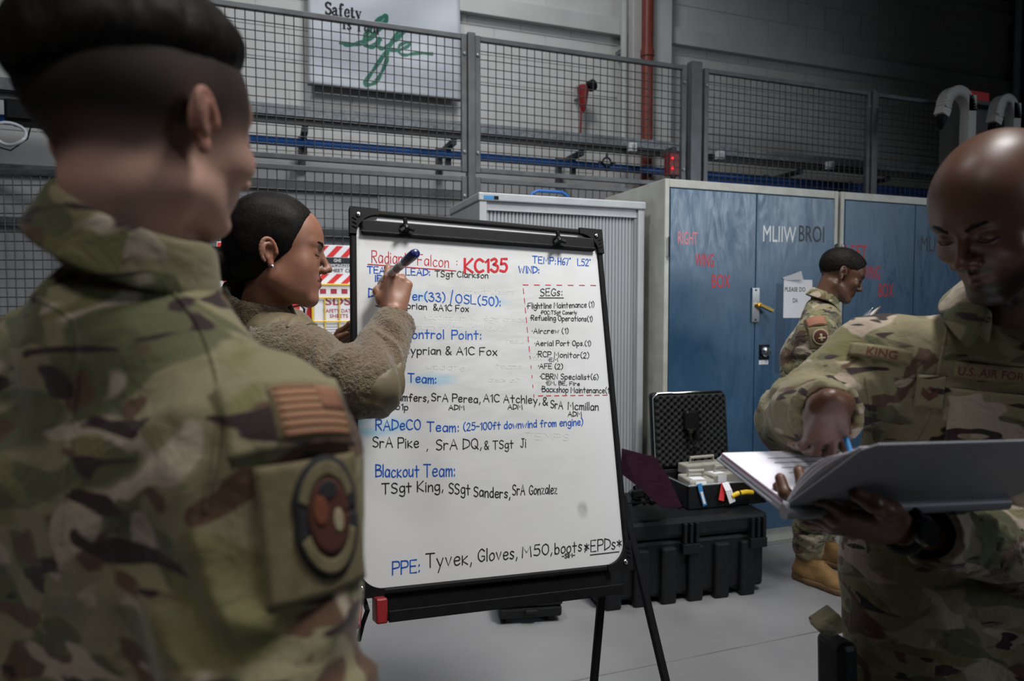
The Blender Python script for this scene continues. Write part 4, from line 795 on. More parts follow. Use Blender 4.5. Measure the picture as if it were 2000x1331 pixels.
class Field:
    def __init__(s, lo, hi, vox):
        s.lo = A3(lo); s.vox = vox; n = np.ceil((A3(hi) - s.lo) / vox).astype(int) + 1; s.ax = [s.lo[i] + vox * np.arange(n[i]) for i in range(3)]; s.F = np.full(n, 9.0, np.float32)
    def win(s, lo, hi):
        sl = [];
        for i in range(3):
            a = int(np.clip(np.searchsorted(s.ax[i], lo[i]), 0, len(s.ax[i]))); b = int(np.clip(np.searchsorted(s.ax[i], hi[i]), 0, len(s.ax[i]))); sl.append(slice(a, b))
        if any(q.stop - q.start < 1 for q in sl): return None, None
        return tuple(sl), np.meshgrid(*[s.ax[i][sl[i]] for i in range(3)], indexing='ij')
    def comb(s, fn, lo, hi, k, op):
        m = max(k * 1.5, 0) + 3 * s.vox; sl, P = s.win(A3(lo) - m, A3(hi) + m)
        if sl is None: return s
        d = fn(*P).astype(np.float32); f = s.F[sl]
        if op == '-': d = -d
        if op == '+':
            if k > 0: h = np.clip(.5 + .5 * (f - d) / k, 0, 1); s.F[sl] = f * (1 - h) + d * h - k * h * (1 - h)
            else: s.F[sl] = np.minimum(f, d)
        else:
            if k > 0: h = np.clip(.5 - .5 * (f - d) / k, 0, 1); s.F[sl] = f * (1 - h) + d * h + k * h * (1 - h)
            else: s.F[sl] = np.maximum(f, d)
        return s
    def cap(s, a, b, ra, rb=None, k=.01, op='+', flat=None):
        """round cone a-b; flat=(axis, factor) squeezes it along an axis"""
        a, b = A3(a), A3(b); rb = ra if rb is None else rb; ab = b - a; L = max(ab @ ab, 1e-9); R = max(ra, rb)
        if flat is not None:
            n = A3(flat[0]); n = n / np.linalg.norm(n); q = flat[1]
        def fn(X, Y, Z):
            x, y, z = X - a[0], Y - a[1], Z - a[2]; t = np.clip((x * ab[0] + y * ab[1] + z * ab[2]) / L, 0, 1)
            x, y, z = x - t * ab[0], y - t * ab[1], z - t * ab[2]
            if flat is not None:
                w = (x * n[0] + y * n[1] + z * n[2]); g = (1 / q - 1) * w; x, y, z = x + g * n[0], y + g * n[1], z + g * n[2]
            r = ra + (rb - ra) * t; l = np.sqrt(x * x + y * y + z * z)
            if flat is not None: return (l - r) * min(q, 1)
            return l - r
        return s.comb(fn, np.minimum(a, b) - R, np.maximum(a, b) + R, k, op)
    def ell(s, c, r, k=.01, op='+', rot=None):
        c, r = A3(c), A3(r); Rm = np.array(rot) if rot is not None else np.eye(3); R = max(r)
        def fn(X, Y, Z):
            x, y, z = X - c[0], Y - c[1], Z - c[2]
            u, v, w = Rm[0, 0] * x + Rm[1, 0] * y + Rm[2, 0] * z, Rm[0, 1] * x + Rm[1, 1] * y + Rm[2, 1] * z, Rm[0, 2] * x + Rm[1, 2] * y + Rm[2, 2] * z
            k0 = np.sqrt((u / r[0]) ** 2 + (v / r[1]) ** 2 + (w / r[2]) ** 2); k1 = np.sqrt((u / r[0] ** 2) ** 2 + (v / r[1] ** 2) ** 2 + (w / r[2] ** 2) ** 2)
            return k0 * (k0 - 1) / np.maximum(k1, 1e-6)
        return s.comb(fn, c - R, c + R, k, op)
    def plane(s, p, n, k=.0, lo=None, hi=None):
        """cut away everything on the +n side (inside an optional window)"""
        p, n = A3(p), A3(n); n = n / np.linalg.norm(n)
        lo = s.lo if lo is None else A3(lo); hi = np.array([a[-1] for a in s.ax]) if hi is None else A3(hi)
        sl, P = s.win(lo - 1e-6, hi + 1e-6)
        if sl is None: return s
        d = ((P[0] - p[0]) * n[0] + (P[1] - p[1]) * n[1] + (P[2] - p[2]) * n[2]).astype(np.float32); f = s.F[sl]
        if k > 0: h = np.clip(.5 - .5 * (f - d) / k, 0, 1); s.F[sl] = f * (1 - h) + d * h + k * h * (1 - h)
        else: s.F[sl] = np.maximum(f, d)
        return s
    def band(s, fn, w=.03):
        """displace near the surface: fn(X, Y, Z) is added outward"""
        m = np.nonzero(np.abs(s.F) < w); X, Y, Z = (s.ax[i][m[i]] for i in range(3)); s.F[m] -= fn(X, Y, Z).astype(np.float32); return s
    def mesh(s):
        F = s.F; N = F.shape; ins = F < 0
        c = np.zeros((N[0] - 1, N[1] - 1, N[2] - 1), int)
        for a in (0, 1):
            for b in (0, 1):
                for d in (0, 1): c += ins[a:N[0] - 1 + a, b:N[1] - 1 + b, d:N[2] - 1 + d]
        I = np.argwhere((c > 0) & (c < 8)); idx = -np.ones(c.shape, int); idx[tuple(I.T)] = np.arange(len(I))
        P = np.zeros((len(I), 3)); W_ = np.zeros(len(I)); cr = [(x, y, z) for x in (0, 1) for y in (0, 1) for z in (0, 1)]
        val = {q: F[I[:, 0] + q[0], I[:, 1] + q[1], I[:, 2] + q[2]] for q in cr}
        for q in cr:
            for ax in range(3):
                if q[ax] == 0:
                    r = list(q); r[ax] = 1; r = tuple(r); a, b = val[q], val[r]; m = (a < 0) != (b < 0); t = np.where(m, a / np.where(a == b, 1, a - b), 0)
                    for e in range(3): P[:, e] += m * (q[e] + (t if e == ax else 0))
                    W_ += m
        P = (I + P / W_[:, None]) * s.vox + s.lo; Q = []
        for ax in range(3):
            o1, o2 = [(1, 2), (2, 0), (0, 1)][ax]; sa = [slice(None)] * 3; sb = [slice(None)] * 3; sa[ax] = slice(0, N[ax] - 1); sb[ax] = slice(1, N[ax])
            e = ins[tuple(sa)] != ins[tuple(sb)]; E_ = np.argwhere(e); E_ = E_[(E_[:, o1] > 0) & (E_[:, o2] > 0) & (E_[:, o1] < N[o1] - 1) & (E_[:, o2] < N[o2] - 1)]
            d1 = np.zeros(3, int); d1[o1] = 1; d2 = np.zeros(3, int); d2[o2] = 1
            g = lambda q: idx[q[:, 0], q[:, 1], q[:, 2]]
            q = np.stack([g(E_ - d1 - d2), g(E_ - d2), g(E_), g(E_ - d1)], 1); fl = ins[E_[:, 0], E_[:, 1], E_[:, 2]]; q[~fl] = q[~fl][:, ::-1]; Q.append(q)
        return P, np.concatenate(Q)
def to_obj(parts, name, mat, parent, col=None):
    """parts: list of (verts, quads, colours); joined in ONE mesh"""
    V = np.concatenate([p[0] for p in parts]); n = 0; Q = []
    for p in parts: Q.append(p[1] + n); n += len(p[0])
    Q = np.concatenate(Q).astype(np.int32); me = bpy.data.meshes.new(name)
    me.vertices.add(len(V)); me.vertices.foreach_set('co', V.astype(np.float32).ravel()); me.loops.add(Q.size); me.loops.foreach_set('vertex_index', Q.ravel())
    me.polygons.add(len(Q)); me.polygons.foreach_set('loop_start', np.arange(0, Q.size, 4, dtype=np.int32)); me.update(calc_edges=True); me.validate()
    if parts[0][2] is not None:
        C = np.concatenate([p[2] for p in parts]); a = me.color_attributes.new('col', 'FLOAT_COLOR', 'POINT'); a.data.foreach_set('color', np.concatenate([C, np.ones((len(C), 1))], 1).astype(np.float32).ravel())
    return link(name, me, mat, parent, True)
def xf(M4, P): M4 = np.array(M4); return P @ M4[:3, :3].T + M4[:3, 3]
def frame(pos, fwd, up, s=1.0):
    """local axes: +Y forward, +Z up, +X right"""
    y = Vector(fwd).normalized(); x = y.cross(Vector(up)).normalized(); z = x.cross(y)
    return Matrix(((x.x * s, y.x * s, z.x * s, pos[0]), (x.y * s, y.y * s, z.y * s, pos[1]), (x.z * s, y.z * s, z.z * s, pos[2]), (0, 0, 0, 1)))
def camdir(r_, f_, u_): return Vector(RT * r_ + FW * f_ + UP * u_)
ss = lambda x, a, b: (lambda t: t * t * (3 - 2 * t))(np.clip((x - a) / (b - a), 0, 1))
# ---- head in local space (face +Y); neck is a vector in local space
def head_mesh(M4, kind, neck, vox=.0026, skin=(.4, .22, .15), female=False, ear=1.0):
    W = .94 if female else 1.0
    f = Field((-.105, -.14, -.235), (.105, .135, .145), vox)
    f.ell((0, -.012, .042), (.076 * W, .098, .083), 0); f.ell((0, .028, .03), (.066 * W, .062, .072), .02)
    f.ell((0, .026, -.03), ((.056 if not female else .061) * W, .060, .072), .02)
    for sx in (-1, 1):
        f.cap((sx * .050 * W, -.002, -.055), (sx * .018, .068, -.092), .014, .014, .022 if not female else .034)
        f.ell((sx * .041 * W, .058 - (.003 if female else 0), -.020), (.021, .020, .022 if female else .019), .018 if not female else .028)
        f.cap((sx * .014, .083, .028), (sx * .043 * W, .068, .030), .009 if not female else .007, .007, .012)
    if female:
        for sx in (-1, 1): f.ell((sx * .036, .034, -.052), (.020, .034, .034), .03)
    f.ell((0, .070, -.092), (.019, .016, .014), .014); f.ell((0, .066, -.054), (.028, .022, .028), .016)
    for sx in (-1, 1): f.ell((sx * .031 * W, .097 + (.004 if female else 0), .010), (.019, .018, .013), .012, '-')
    nw = {'m': 1.0, 'f': .88, 'b': 1.15}[kind]
    f.cap((0, .080, .024), (0, .104, -.020), .0065, .0075, .008); f.ell((0, .106, -.023), (.0095 * nw, .009, .008), .006)
    for sx in (-1, 1): f.ell((sx * .0125 * nw, .096, -.027), (.0075 * nw, .010, .0075), .005); f.ell((sx * .0065 * nw, .1005, -.033), (.0035, .0045, .003), .002, '-')
    lip = {'m': 1.0, 'f': 1.12, 'b': 1.3}[kind]
    for sx in (-1, 1):
        f.cap((0, .0875, -.0475), (sx * .021, .0775, -.0525), .0052 * lip, .0022, .004); f.cap((0, .0865, -.0595), (sx * .019, .077, -.0545), .0060 * lip, .0022, .004)
    f.cap((-.020, .0835, -.0535), (0, .094, -.0533), .0012, .0014, .002, '-'); f.cap((.020, .0835, -.0535), (0, .094, -.0533), .0012, .0014, .002, '-')
    f.cap((0, .094, -.036), (0, .090, -.043), .0022, .002, .003, '-')
    for sx in (-1, 1):      # lowered eyelids over the eyeballs
        f.ell((sx * .030 * W, .0705, .009), (.0155, .0135, .0125), .003)
        f.cap((sx * .018 * W, .0835, .004), (sx * .042 * W, .0765, .004), .0008, .0008, .0015, '-')
        x = sx * .073 * W
        eq = lambda a, k=1.0, o=0: (x + sx * (.0085 + .0075 * (1 - math.cos(a)) + o), -.011 + .0150 * k * math.cos(a) - .006 * k * math.sin(a) * .6, -.002 + ear * .0265 * k * math.sin(a))
        f.ell((x + sx * .005, -.010, -.001), (.0075, .0150, .0250 * ear), .006, rot=((math.cos(sx * .45), -math.sin(sx * .45), 0), (math.sin(sx * .45), math.cos(sx * .45), 0), (0, 0, 1)))
        f.ell((x + sx * .0145, -.008, -.003), (.0065, .0085, .0125 * ear), .004, '-')
        an = [math.radians(q) for q in range(0, 250, 18)]
        for a, b in zip(an, an[1:]): f.cap(eq(a), eq(b), .0034, .0034, .0035)
        an = [math.radians(q) for q in range(50, 215, 22)]
        for a, b in zip(an, an[1:]): f.cap(eq(a, .60, -.001), eq(b, .60, -.001), .0026, .0026, .004)
        f.ell((x + sx * .0065, -.007, -.026 * ear - .002), (.0048, .0068, .0082), .006)
        f.ell((x + sx * .0075, .004, -.004), (.0036, .0036, .0060), .004)
    nk = Vector(neck); rn = .047 if female else .052
    f.cap((0, -.022, -.050), tuple(Vector((0, -.028, -.045)) + nk), rn * .97, rn * 1.06, .025)
    if kind != 'f': f.ell((0, .028, -.122), (.012, .014, .016), .02)
    P, Q = f.mesh(); x, y, z = P.T; sk = np.array(skin); C = np.tile(sk, (len(P), 1))
    def blend(m, c):
        nonlocal C
        m = m[:, None]; C = C * (1 - m) + np.array(c) * m; return C
    front = ss(y, .04, .06)
    lm = np.exp(-((np.abs(x) / .022) ** 4)) * np.exp(-(((z + .0535) / (.0085 * lip)) ** 4)) * ss(y, .074, .080)
    C = blend(lm * .7, {'f': (.25, .062, .050), 'b': (.10, .038, .026)}[kind] if kind != 'm' else (sk[0] * .9, sk[1] * .6, sk[2] * .6))
    C = blend(np.exp(-(((np.abs(x) - .031 * W) / .02) ** 2) - ((z - .008) / .012) ** 2) * front * .35, sk * np.array([.62, .5, .48]))
    C = blend(np.exp(-(((np.abs(x) - .085 * W) / .012) ** 2)) * .35, (min(sk[0] * 1.25, 1), sk[1] * .75, sk[2] * .7))
    C = blend(np.exp(-(((np.abs(x) - .040) / .018) ** 2) - ((z + .02) / .02) ** 2) * front * .25, (sk[0] * 1.1, sk[1] * .78, sk[2] * .75))
    return P, Q, C, blend
def arc_pts(M4, pts): return [M4 @ Vector(p) for p in pts]
def face_hair(M4, parent, W=1.0, mat=None, brow=.0028, lash=True):
    """eyebrows and lashes as thin tapering strands"""
    for sx in (-1, 1):
        b_ = [(sx * .013, .092, .0245), (sx * .024, .0905, .0305), (sx * .036, .0835, .032), (sx * .047 * W, .071, .026)]
        MB().tube(arc_pts(M4, b_), [brow * .8, brow, brow * .8, brow * .3], 8).build('eyebrow', mat, parent, True)
        if lash: MB().tube(arc_pts(M4, [(sx * .017 * W, .0840, .0045), (sx * .024 * W, .0860, .0020), (sx * .034 * W, .0850, .0015), (sx * .045 * W, .0765, .0045)]), [.0006, .0011, .0012, .0006], 6).build('eyelashes', mat, parent, True)
# ---- hand: wrist at origin, fingers +Y, back of hand +Z, thumb on +X
def hand_mesh(M4, side=1, curls=None, thumb=None, vox=.0023, skin=(.4, .22, .15), fore=.07, s=1.0, spread=(.10, .02, -.06, -.15), elbow=None):
    curls = curls or [(.3, .4, .3)] * 4; thumb = thumb or [(.030, .022, -.012), (.052, .052, -.024), (.060, .084, -.034), (.056, .106, -.044)]
    sd_ = side
    mcp = [(.027, .086, .0), (.008, .090, .002), (-.011, .086, .0), (-.029, .077, -.003)]; ln = [(.044, .026, .021), (.048, .030, .022), (.044, .028, .022), (.034, .021, .019)]; rr_ = [.0098, .0100, .0094, .0082]
    ch = []
    for i in range(4):
        p = Vector(mcp[i]); a = 0; pts = [p]
        for j in range(3):
            a += curls[i][j]; d = Vector((math.sin(spread[i]) * math.cos(a), math.cos(spread[i]) * math.cos(a), -math.sin(a))); p = p + d * ln[i][j]; pts.append(p)
        ch.append(pts)
    th = [Vector(t) for t in thumb]; fe = Vector((0, -fore, 0))
    if elbow is not None: fe = (M4.inverted() @ Vector(elbow)).normalized() * fore; fe = Vector((fe.x * side, fe.y, fe.z))
    allp = [q for c in ch for q in c] + th + [fe, Vector((.03, 0, .02)), Vector((-.04, 0, -.02))]
    mir = lambda p: (p[0] * sd_, p[1], p[2])
    P_ = [mir(p) for p in allp]; lo = [min(p[i] for p in P_) - .032 for i in range(3)]; hi = [max(p[i] for p in P_) + .032 for i in range(3)]
    f = Field(lo, hi, vox)
    f.cap(mir(fe), mir((0, .004, -.003)), .026, .0225, 0); f.cap(mir((0, -.004, -.002)), mir((0, .02, 0)), .0225, .0235, .01, flat=((0, 0, 1), .8))
    for i in range(4): w = (.018, .008, -.006, -.018)[i]; f.cap(mir((w, .008, -.002)), mir(mcp[i]), .0155, .0120, .014)
    f.ell(mir((-.002, .048, -.008)), (.030, .034, .012), .012); f.cap(mir((.014, .014, -.010)), mir(th[0] + Vector((.002, .006, 0))), .016, .0165, .014); f.ell(mir((-.024, .035, -.012)), (.011, .028, .011), .01)
    for i, c in enumerate(ch):
        r = rr_[i]
        for j in range(3): f.cap(mir(c[j]), mir(c[j + 1]), r * (1.0, .93, .86)[j], r * (.93, .86, .74)[j], .0035 if j else .006)
        for j in (0, 1): f.ell(mir(c[j] + Vector((0, 0, .0025))), (r * 1.0, r * 1.0, r * .95), .004)
    r = [.0165, .0135, .0118, .0092]
    for j in range(3): f.cap(mir(th[j]), mir(th[j + 1]), r[j], r[j + 1], .006)
    P, Q = f.mesh(); sk = np.array(skin); C = np.tile(sk, (len(P), 1))
    for c in ch + [th]:
        t = np.array(mir(c[-1])); d = np.linalg.norm(P - t, axis=1); m = np.exp(-(d / .014) ** 2)[:, None] * .4; C = C * (1 - m) + np.clip(sk * np.array([1.3, 1.05, 1.0]), 0, 1) * m
        for q in c[1:3]: d = np.linalg.norm(P - np.array(mir(q)) - np.array([0, 0, .008]), axis=1); m = np.exp(-(d / .007) ** 2)[:, None] * .35; C = C * (1 - m) + sk * np.array([.72, .6, .58]) * m
    nails = []
    for c in ch + [th]:
        e = Vector(c[-1]); d = (e - Vector(c[-2])).normalized(); side_ = Vector((1, 0, 0)) if c is not th else Vector((.3, 0, .95)); n = side_.cross(d).normalized()
        nails.append((e, d, n))
    out = xf(M4, P); Qf = Q if sd_ > 0 or True else Q[:, ::-1]
    return (out, Qf, C), nails, ch, th
def folds(segs, amp, seed=0, fa=30, fp=9):
    """cloth folds running round the limbs given as (a, b, radius) plus a slow general wobble"""
    S = [(A3(a), A3(b), r) for a, b, r in segs]
    def fn(X, Y, Z):
        out = amp * .9 * vnoise(X * 13 + seed, Y * 13, Z * 13) + amp * .4 * vnoise(X * 34 + seed, Y * 34, Z * 34 + 5)
        for a, b, r in S:
            ab = b - a; L = np.linalg.norm(ab); u = ab / L; x, y, z = X - a[0], Y - a[1], Z - a[2]; t = x * u[0] + y * u[1] + z * u[2]
            px, py, pz = x - t * u[0], y - t * u[1], z - t * u[2]; d = np.sqrt(px * px + py * py + pz * pz); m = np.clip(1.6 - d / (r * 1.25), 0, 1) * np.clip(.5 - np.abs(t / L - .5) * .9 + .35, 0, 1)
            w = vnoise(px * fp + seed, py * fp, pz * fp + t * 6); ph = t * fa + w * 5 + px * 9; n = vnoise(ph, px * fp, pz * fp + seed)
            out = out + amp * 2.0 * m * (1 - np.abs(n) * 4.0).clip(-.6, 1)
        return out
    return fn
# ---------------------------------------------------------------- people
wc = lambda x, y, d: Vector(at(x, y, d))
SK = skin_mat('skin'); SKD = skin_mat('dark_skin', .32, .05); SKB = skin_mat('bald_skin', .40, .05); SKN = skin_mat('matt_skin', .68, .10)
def limb_field(sk, body=True):
    pts = [Vector(sk[k]) for k in ('nb', 'shL', 'shR', 'elL', 'elR', 'wrL', 'wrR', 'pv', 'knL', 'knR', 'anL', 'anR')]
    lo = Vector([min(p[i] for p in pts) - .22 for i in range(3)]); hi = Vector([max(p[i] for p in pts) + .22 for i in range(3)]); return lo, hi
def inner_body(sk, skin, b=1.0):
    """torso and limbs under the clothes, one skin with the neck, wrists and ankles"""
    lo, hi = limb_field(sk); f = Field(lo, hi, .012); R = (Vector(sk['shR']) - Vector(sk['shL'])).normalized(); ch, pv = Vector(sk['ch']), Vector(sk['pv'])
    for s in (-1, 1): f.cap(pv + R * .06 * s, ch + R * .06 * s, .085 * b, .09 * b, .05)
    f.cap(sk['nb'], ch, .05, .08, .04)
    for S in 'LR':
        f.cap(sk['nb'], sk['sh' + S], .04, .045, .04); f.cap(sk['sh' + S], sk['el' + S], .044, .036, .02); f.cap(sk['el' + S], sk['wr' + S], .036, .024, .01)
        h = pv + R * (.085 if S == 'R' else -.085) - Vector((0, 0, .03)); f.cap(h, sk['kn' + S], .072, .048, .03); f.cap(sk['kn' + S], sk['an' + S], .046, .03, .02)
    P, Q = f.mesh(); return P, Q, np.tile(np.array(skin), (len(P), 1))
def shirt_mesh(name, parent, mat, sk, vox, amp, rc=.118, off=.078, ra=(.070, .060, .046), hem=None, seed=0, extra=None, rp=None, cuff=True, belly=0, shr=.052, fa=30):
    R = (Vector(sk['shR']) - Vector(sk['shL'])).normalized(); ch, pv, nb = Vector(sk['ch']), Vector(sk['pv']), Vector(sk['nb']); fwd = Vector((0, 0, 1)).cross(R).normalized()
    pts = [Vector(sk[k]) for k in ('nb', 'shL', 'shR', 'elL', 'elR', 'wrL', 'wrR', 'pv')]
    lo = Vector([min(p[i] for p in pts) - .15 for i in range(3)]); hi = Vector([max(p[i] for p in pts) + .13 for i in range(3)]); lo.z = min(lo.z, (hem or pv.z) - .03)
    f = Field(lo, hi, vox); rp = rp or rc * .98
    for s in (-1, 1): f.cap(pv + R * off * .85 * s - Vector((0, 0, .12)), ch + R * off * s, rp, rc, .06)
    f.ell(ch + fwd * .02, (off + rc * .95, off + rc * .95, .15), .06) if False else None
    if belly: f.ell((ch + pv) / 2 + fwd * .03, (rc * 1.2, rc * 1.2, .2), .06)
    f.cap(nb - Vector((0, 0, .06)), ch, .085, rc * .95, .05); seg = []
    for S in 'LR':
        sh, el, wr = Vector(sk['sh' + S]), Vector(sk['el' + S]), Vector(sk['wr' + S])
        f.cap(nb - Vector((0, 0, .018)), sh, shr, ra[0] * .9, .05); f.cap(ch + (sh - ch) * .5, sh - Vector((0, 0, .03)), rc * .8, ra[0], .05)
        f.cap(sh, el, ra[0], ra[1], .03); f.cap(el, wr, ra[1], ra[2], .02); seg += [(sh, el, ra[0]), (el, wr, ra[1])]
        if cuff: d = (wr - el).normalized(); f.cap(wr - d * .045, wr, ra[2] + .003, ra[2] + .004, .004)
    if extra: extra(f)
    if hem: f.plane((0, 0, hem), (0, 0, -1), .01)
    f.band(folds(seg, amp, seed, fa))
    for S in 'LR':
        el, wr = Vector(sk['el' + S]), Vector(sk['wr' + S]); d = (wr - el).normalized(); f.plane(wr, d, .004, wr - Vector((.075,) * 3), wr + Vector((.075,) * 3)); f.cap(wr - d * .05, wr + d * .06, ra[2] - .007, ra[2] - .005, .004, '-')
    P, Q = f.mesh(); o = to_obj([(P, Q, None)], name, mat, parent)
    return o, BVHTree.FromPolygons([tuple(p) for p in P], [tuple(int(i) for i in q) for q in Q])
def trousers(parent, mat, sk, vox=.013, rc=.125, waist=None, r=(.100, .078, .062)):
    R = (Vector(sk['shR']) - Vector(sk['shL'])).normalized(); R.z = 0; R.normalize(); pv = Vector(sk['pv']); pts = [pv, Vector(sk['knL']), Vector(sk['knR']), Vector(sk['anL']), Vector(sk['anR'])]
    lo = Vector([min(p[i] for p in pts) - .24 for i in range(3)]); hi = Vector([max(p[i] for p in pts) + .24 for i in range(3)]); lo.z = .1; f = Field(lo, hi, vox)
    f.cap(pv - R * .075, pv + R * .075, rc, rc, .03); f.cap(pv + Vector((0, 0, .08)) - R * .06, pv + R * .06 + Vector((0, 0, .08)), rc * .92, rc * .92, .04); seg = []
    for S in 'LR':
        h = pv + R * (.085 if S == 'R' else -.085) - Vector((0, 0, .05)); kn, an = Vector(sk['kn' + S]), Vector(sk['an' + S]); f.cap(h, kn, r[0], r[1], .025); f.cap(kn, an + Vector((0, 0, .06)), r[1], r[2], .03); seg += [(h, kn, r[0]), (kn, an, r[1])]
    f.band(folds(seg, .010, 3, 24)); P, Q = f.mesh(); return to_obj([(P, Q, None)], 'trousers', mat, parent)
def boot(parent, heel, toe, mat=None):
    """combat boot from a heel point to a toe point on the floor"""
    heel, toe = Vector(heel), Vector(toe); heel.z = toe.z = 0; d = (toe - heel).normalized(); Mt = frame(heel, d, (0, 0, 1))
    f = Field((-.07, -.05, -.01), (.07, .33, .30), .006)
    f.cap((0, .035, .05), (0, .20, .038), .042, .038, .02); f.ell((0, .235, .04), (.046, .058, .036), .03); f.cap((0, .06, .07), (0, .055, .23), .044, .050, .04); f.cap((0, .09, .12), (0, .2, .06), .036, .034, .03)
    f.band(lambda X, Y, Z: .003 * vnoise(X * 40, Y * 40, Z * 60) + .0015 * np.clip(np.sin(Z * 260) * (Z > .08) * (Z < .2), 0, 1)); f.plane((0, 0, .024), (0, 0, -1)); f.plane((0, 0, .235), (0, 0, 1))
    P, Q = f.mesh(); b = to_obj([(xf(Mt, P), Q, None)], 'boot', M['boot'], parent)
    g = Field((-.07, -.03, -.01), (.07, .33, .06), .006); g.cap((0, .03, .02), (0, .10, .02), .041, .040, .01); g.cap((0, .10, .02), (0, .24, .02), .042, .050, .03); g.plane((0, 0, .001), (0, 0, -1)); g.plane((0, 0, .032), (0, 0, 1)); P, Q = g.mesh()
    to_obj([(xf(Mt, P), Q, None)], 'sole', M['sole'], b)
    mb = MB()
    for i in range(6): t = i / 5; y = .165 - .07 * t; z = .092 + .12 * t; mb.tube([Mt @ Vector(p) for p in ((-.022, y - .01, z - .004), (0, y + .012, z + .006), (.022, y - .01, z - .004))], .0028, 6)
    mb.build('laces', M['sole'], b, True); return b
def band_collar(parent, mat, c, axis, fwd, r0, r1, h, gap=.45, drop=.03, el=1.12, back=0, name='collar', th=.004):
    """turned-down cloth collar: a cone band round the neck, open in front"""
    az = Vector(axis).normalized(); fy = Vector(fwd); fy = (fy - az * fy.dot(az)).normalized(); rx = fy.cross(az); V = []; n = 40; prof = [(r0 - .004, -.02), (r0 - .005, h * .6), (r0, h), (r0 + .006, h * .96), (r0 * .45 + r1 * .55, h * .45), (r1, 0)]
    for i in range(n + 1):
        a = gap + (2 * math.pi - 2 * gap) * i / n; fr = math.cos(a)
        e = 1 + (el - 1) * max(fr, 0)
        for j, (r, z) in enumerate(prof):
            zz = z - drop * max(fr, 0) ** 2 + back * max(-fr, 0)
            if j == 5: zz -= .022 * max(fr, 0) ** 4
            V.append(Vector(c) + (rx * math.sin(a) + fy * math.cos(a) * e) * r + az * zz)
    m = len(prof); me = bpy.data.meshes.new(name); me.from_pydata([tuple(v) for v in V], [], [(i * m + j, (i + 1) * m + j, (i + 1) * m + j + 1, i * m + j + 1) for i in range(n) for j in range(m - 1)])
    o = link(name, me, mat, parent, True); s = o.modifiers.new('t', 'SOLIDIFY'); s.thickness = th; s.offset = 0; o.modifiers.new('s', 'SUBSURF').levels = 1; return o
class Surf:
    """places cloth patches on a garment where a camera ray (or a given ray) meets it"""
    def __init__(s, bvh, px, roll=0, up=(0, 0, 1)):
        o = Vector(CAM); h = bvh.ray_cast(o, Vector(ray(*px)).normalized()); s.ok = h[0] is not None; s.b = bvh
        if not s.ok: h = (Vector(at(px[0], px[1], 1)), -Vector(ray(*px)).normalized())
        s.p = h[0]; s.n = h[1].normalized()
        if s.n.dot(Vector(ray(*px))) > 0: s.n = -s.n
        acc = s.n.copy()
        for dx, dy in ((12, 0), (-12, 0), (0, 12), (0, -12)):
            g = bvh.ray_cast(o, Vector(ray(px[0] + dx, px[1] + dy)).normalized())
            if g[0] is not None and (g[0] - s.p).length < .05: q = g[1] if g[1].dot(s.n) > 0 else -g[1]; acc += q
        s.n = acc.normalized(); u = Vector(up); u = (u - s.n * u.dot(s.n)).normalized(); r = u.cross(s.n); c, t = math.cos(roll), math.sin(roll); s.r = r * c + u * t; s.u = u * c - r * t
    def fit(s, w=.055, h=.05):
        R_, H_ = [], []
        for i in range(-6, 7):
            for j in range(-6, 7):
                x, y = w * i / 6, h * j / 6; q = s.p + s.r * x + s.u * y + s.n * .06; k = s.b.ray_cast(q, -s.n)
                if k[0] is not None and (k[0] - q).length < .12: R_.append((1, x, y, x * x, x * y, y * y)); H_.append((k[0] - s.p).dot(s.n))
        if len(H_) < 20: s.c = np.zeros(6); s.res = .0; return s
        R_, H_ = np.array(R_), np.array(H_); s.c = np.linalg.lstsq(R_, H_, rcond=None)[0]; e = H_ - R_ @ s.c; s.res = float(np.percentile(e, 96)); return s
    def at(s, x, y, off=.0015):
        if not hasattr(s, 'c'): s.fit()
        return s.p + s.r * x + s.u * y + s.n * (float(np.dot(s.c, (1, x, y, x * x, x * y, y * y))) + off + s.res)
    def grid(s, name, mat, parent, pts2, rows, cols, off, th=.0012):
        me = bpy.data.meshes.new(name); me.from_pydata([tuple(s.at(x, y, off)) for x, y in pts2], [], [(j * (cols + 1) + i, j * (cols + 1) + i + 1, (j + 1) * (cols + 1) + i + 1, (j + 1) * (cols + 1) + i) for j in range(rows) for i in range(cols)])
        o = link(name, me, mat, parent, True); m = o.modifiers.new('t', 'SOLIDIFY'); m.thickness = th; m.offset = 0; return o
    def rect(s, name, mat, parent, x0, x1, y0, y1, off=.002, th=.0015, skew=0):
        nx = max(2, int((x1 - x0) / .006)); ny = max(2, int((y1 - y0) / .006)); return s.grid(name, mat, parent, [(x0 + (x1 - x0) * i / nx + skew * (y0 + (y1 - y0) * j / ny), y0 + (y1 - y0) * j / ny) for j in range(ny + 1) for i in range(nx + 1)], ny, nx, off, th)
    def disc(s, name, mat, parent, cx, cy, rx, ry, off=.002, th=.0015, r0=0.0, notch=0, a0=0, a1=2 * math.pi):
        n, m = 40, 5; P = []
        for j in range(m + 1):
            t = r0 + (1 - r0) * j / m
            for i in range(n + 1):
                a = a0 + (a1 - a0) * i / n; k = 1 - notch * math.exp(-(math.sin(a) / .22) ** 2) if notch else 1; P.append((cx + rx * t * math.cos(a) * k, cy + ry * t * math.sin(a)))
        return s.grid(name, mat, parent, P, m, n, off, th)
    def text(s, t, mat, parent, x, y, h, w, off=.003, bold=.02): return lettering('stitched_letters', t, mat, parent, (0, 0, 0), (1, 0, 0), (0, 0, 1), h, w, 0, bold, lambda a, b: s.at(x + a, y + b, off))
    def poly(s, name, mat, parent, pts, off=.003):
        me = bpy.data.meshes.new(name); me.from_pydata([tuple(s.at(x, y, off)) for x, y in pts], [], [tuple(range(len(pts)))]); return link(name, me, mat, parent)
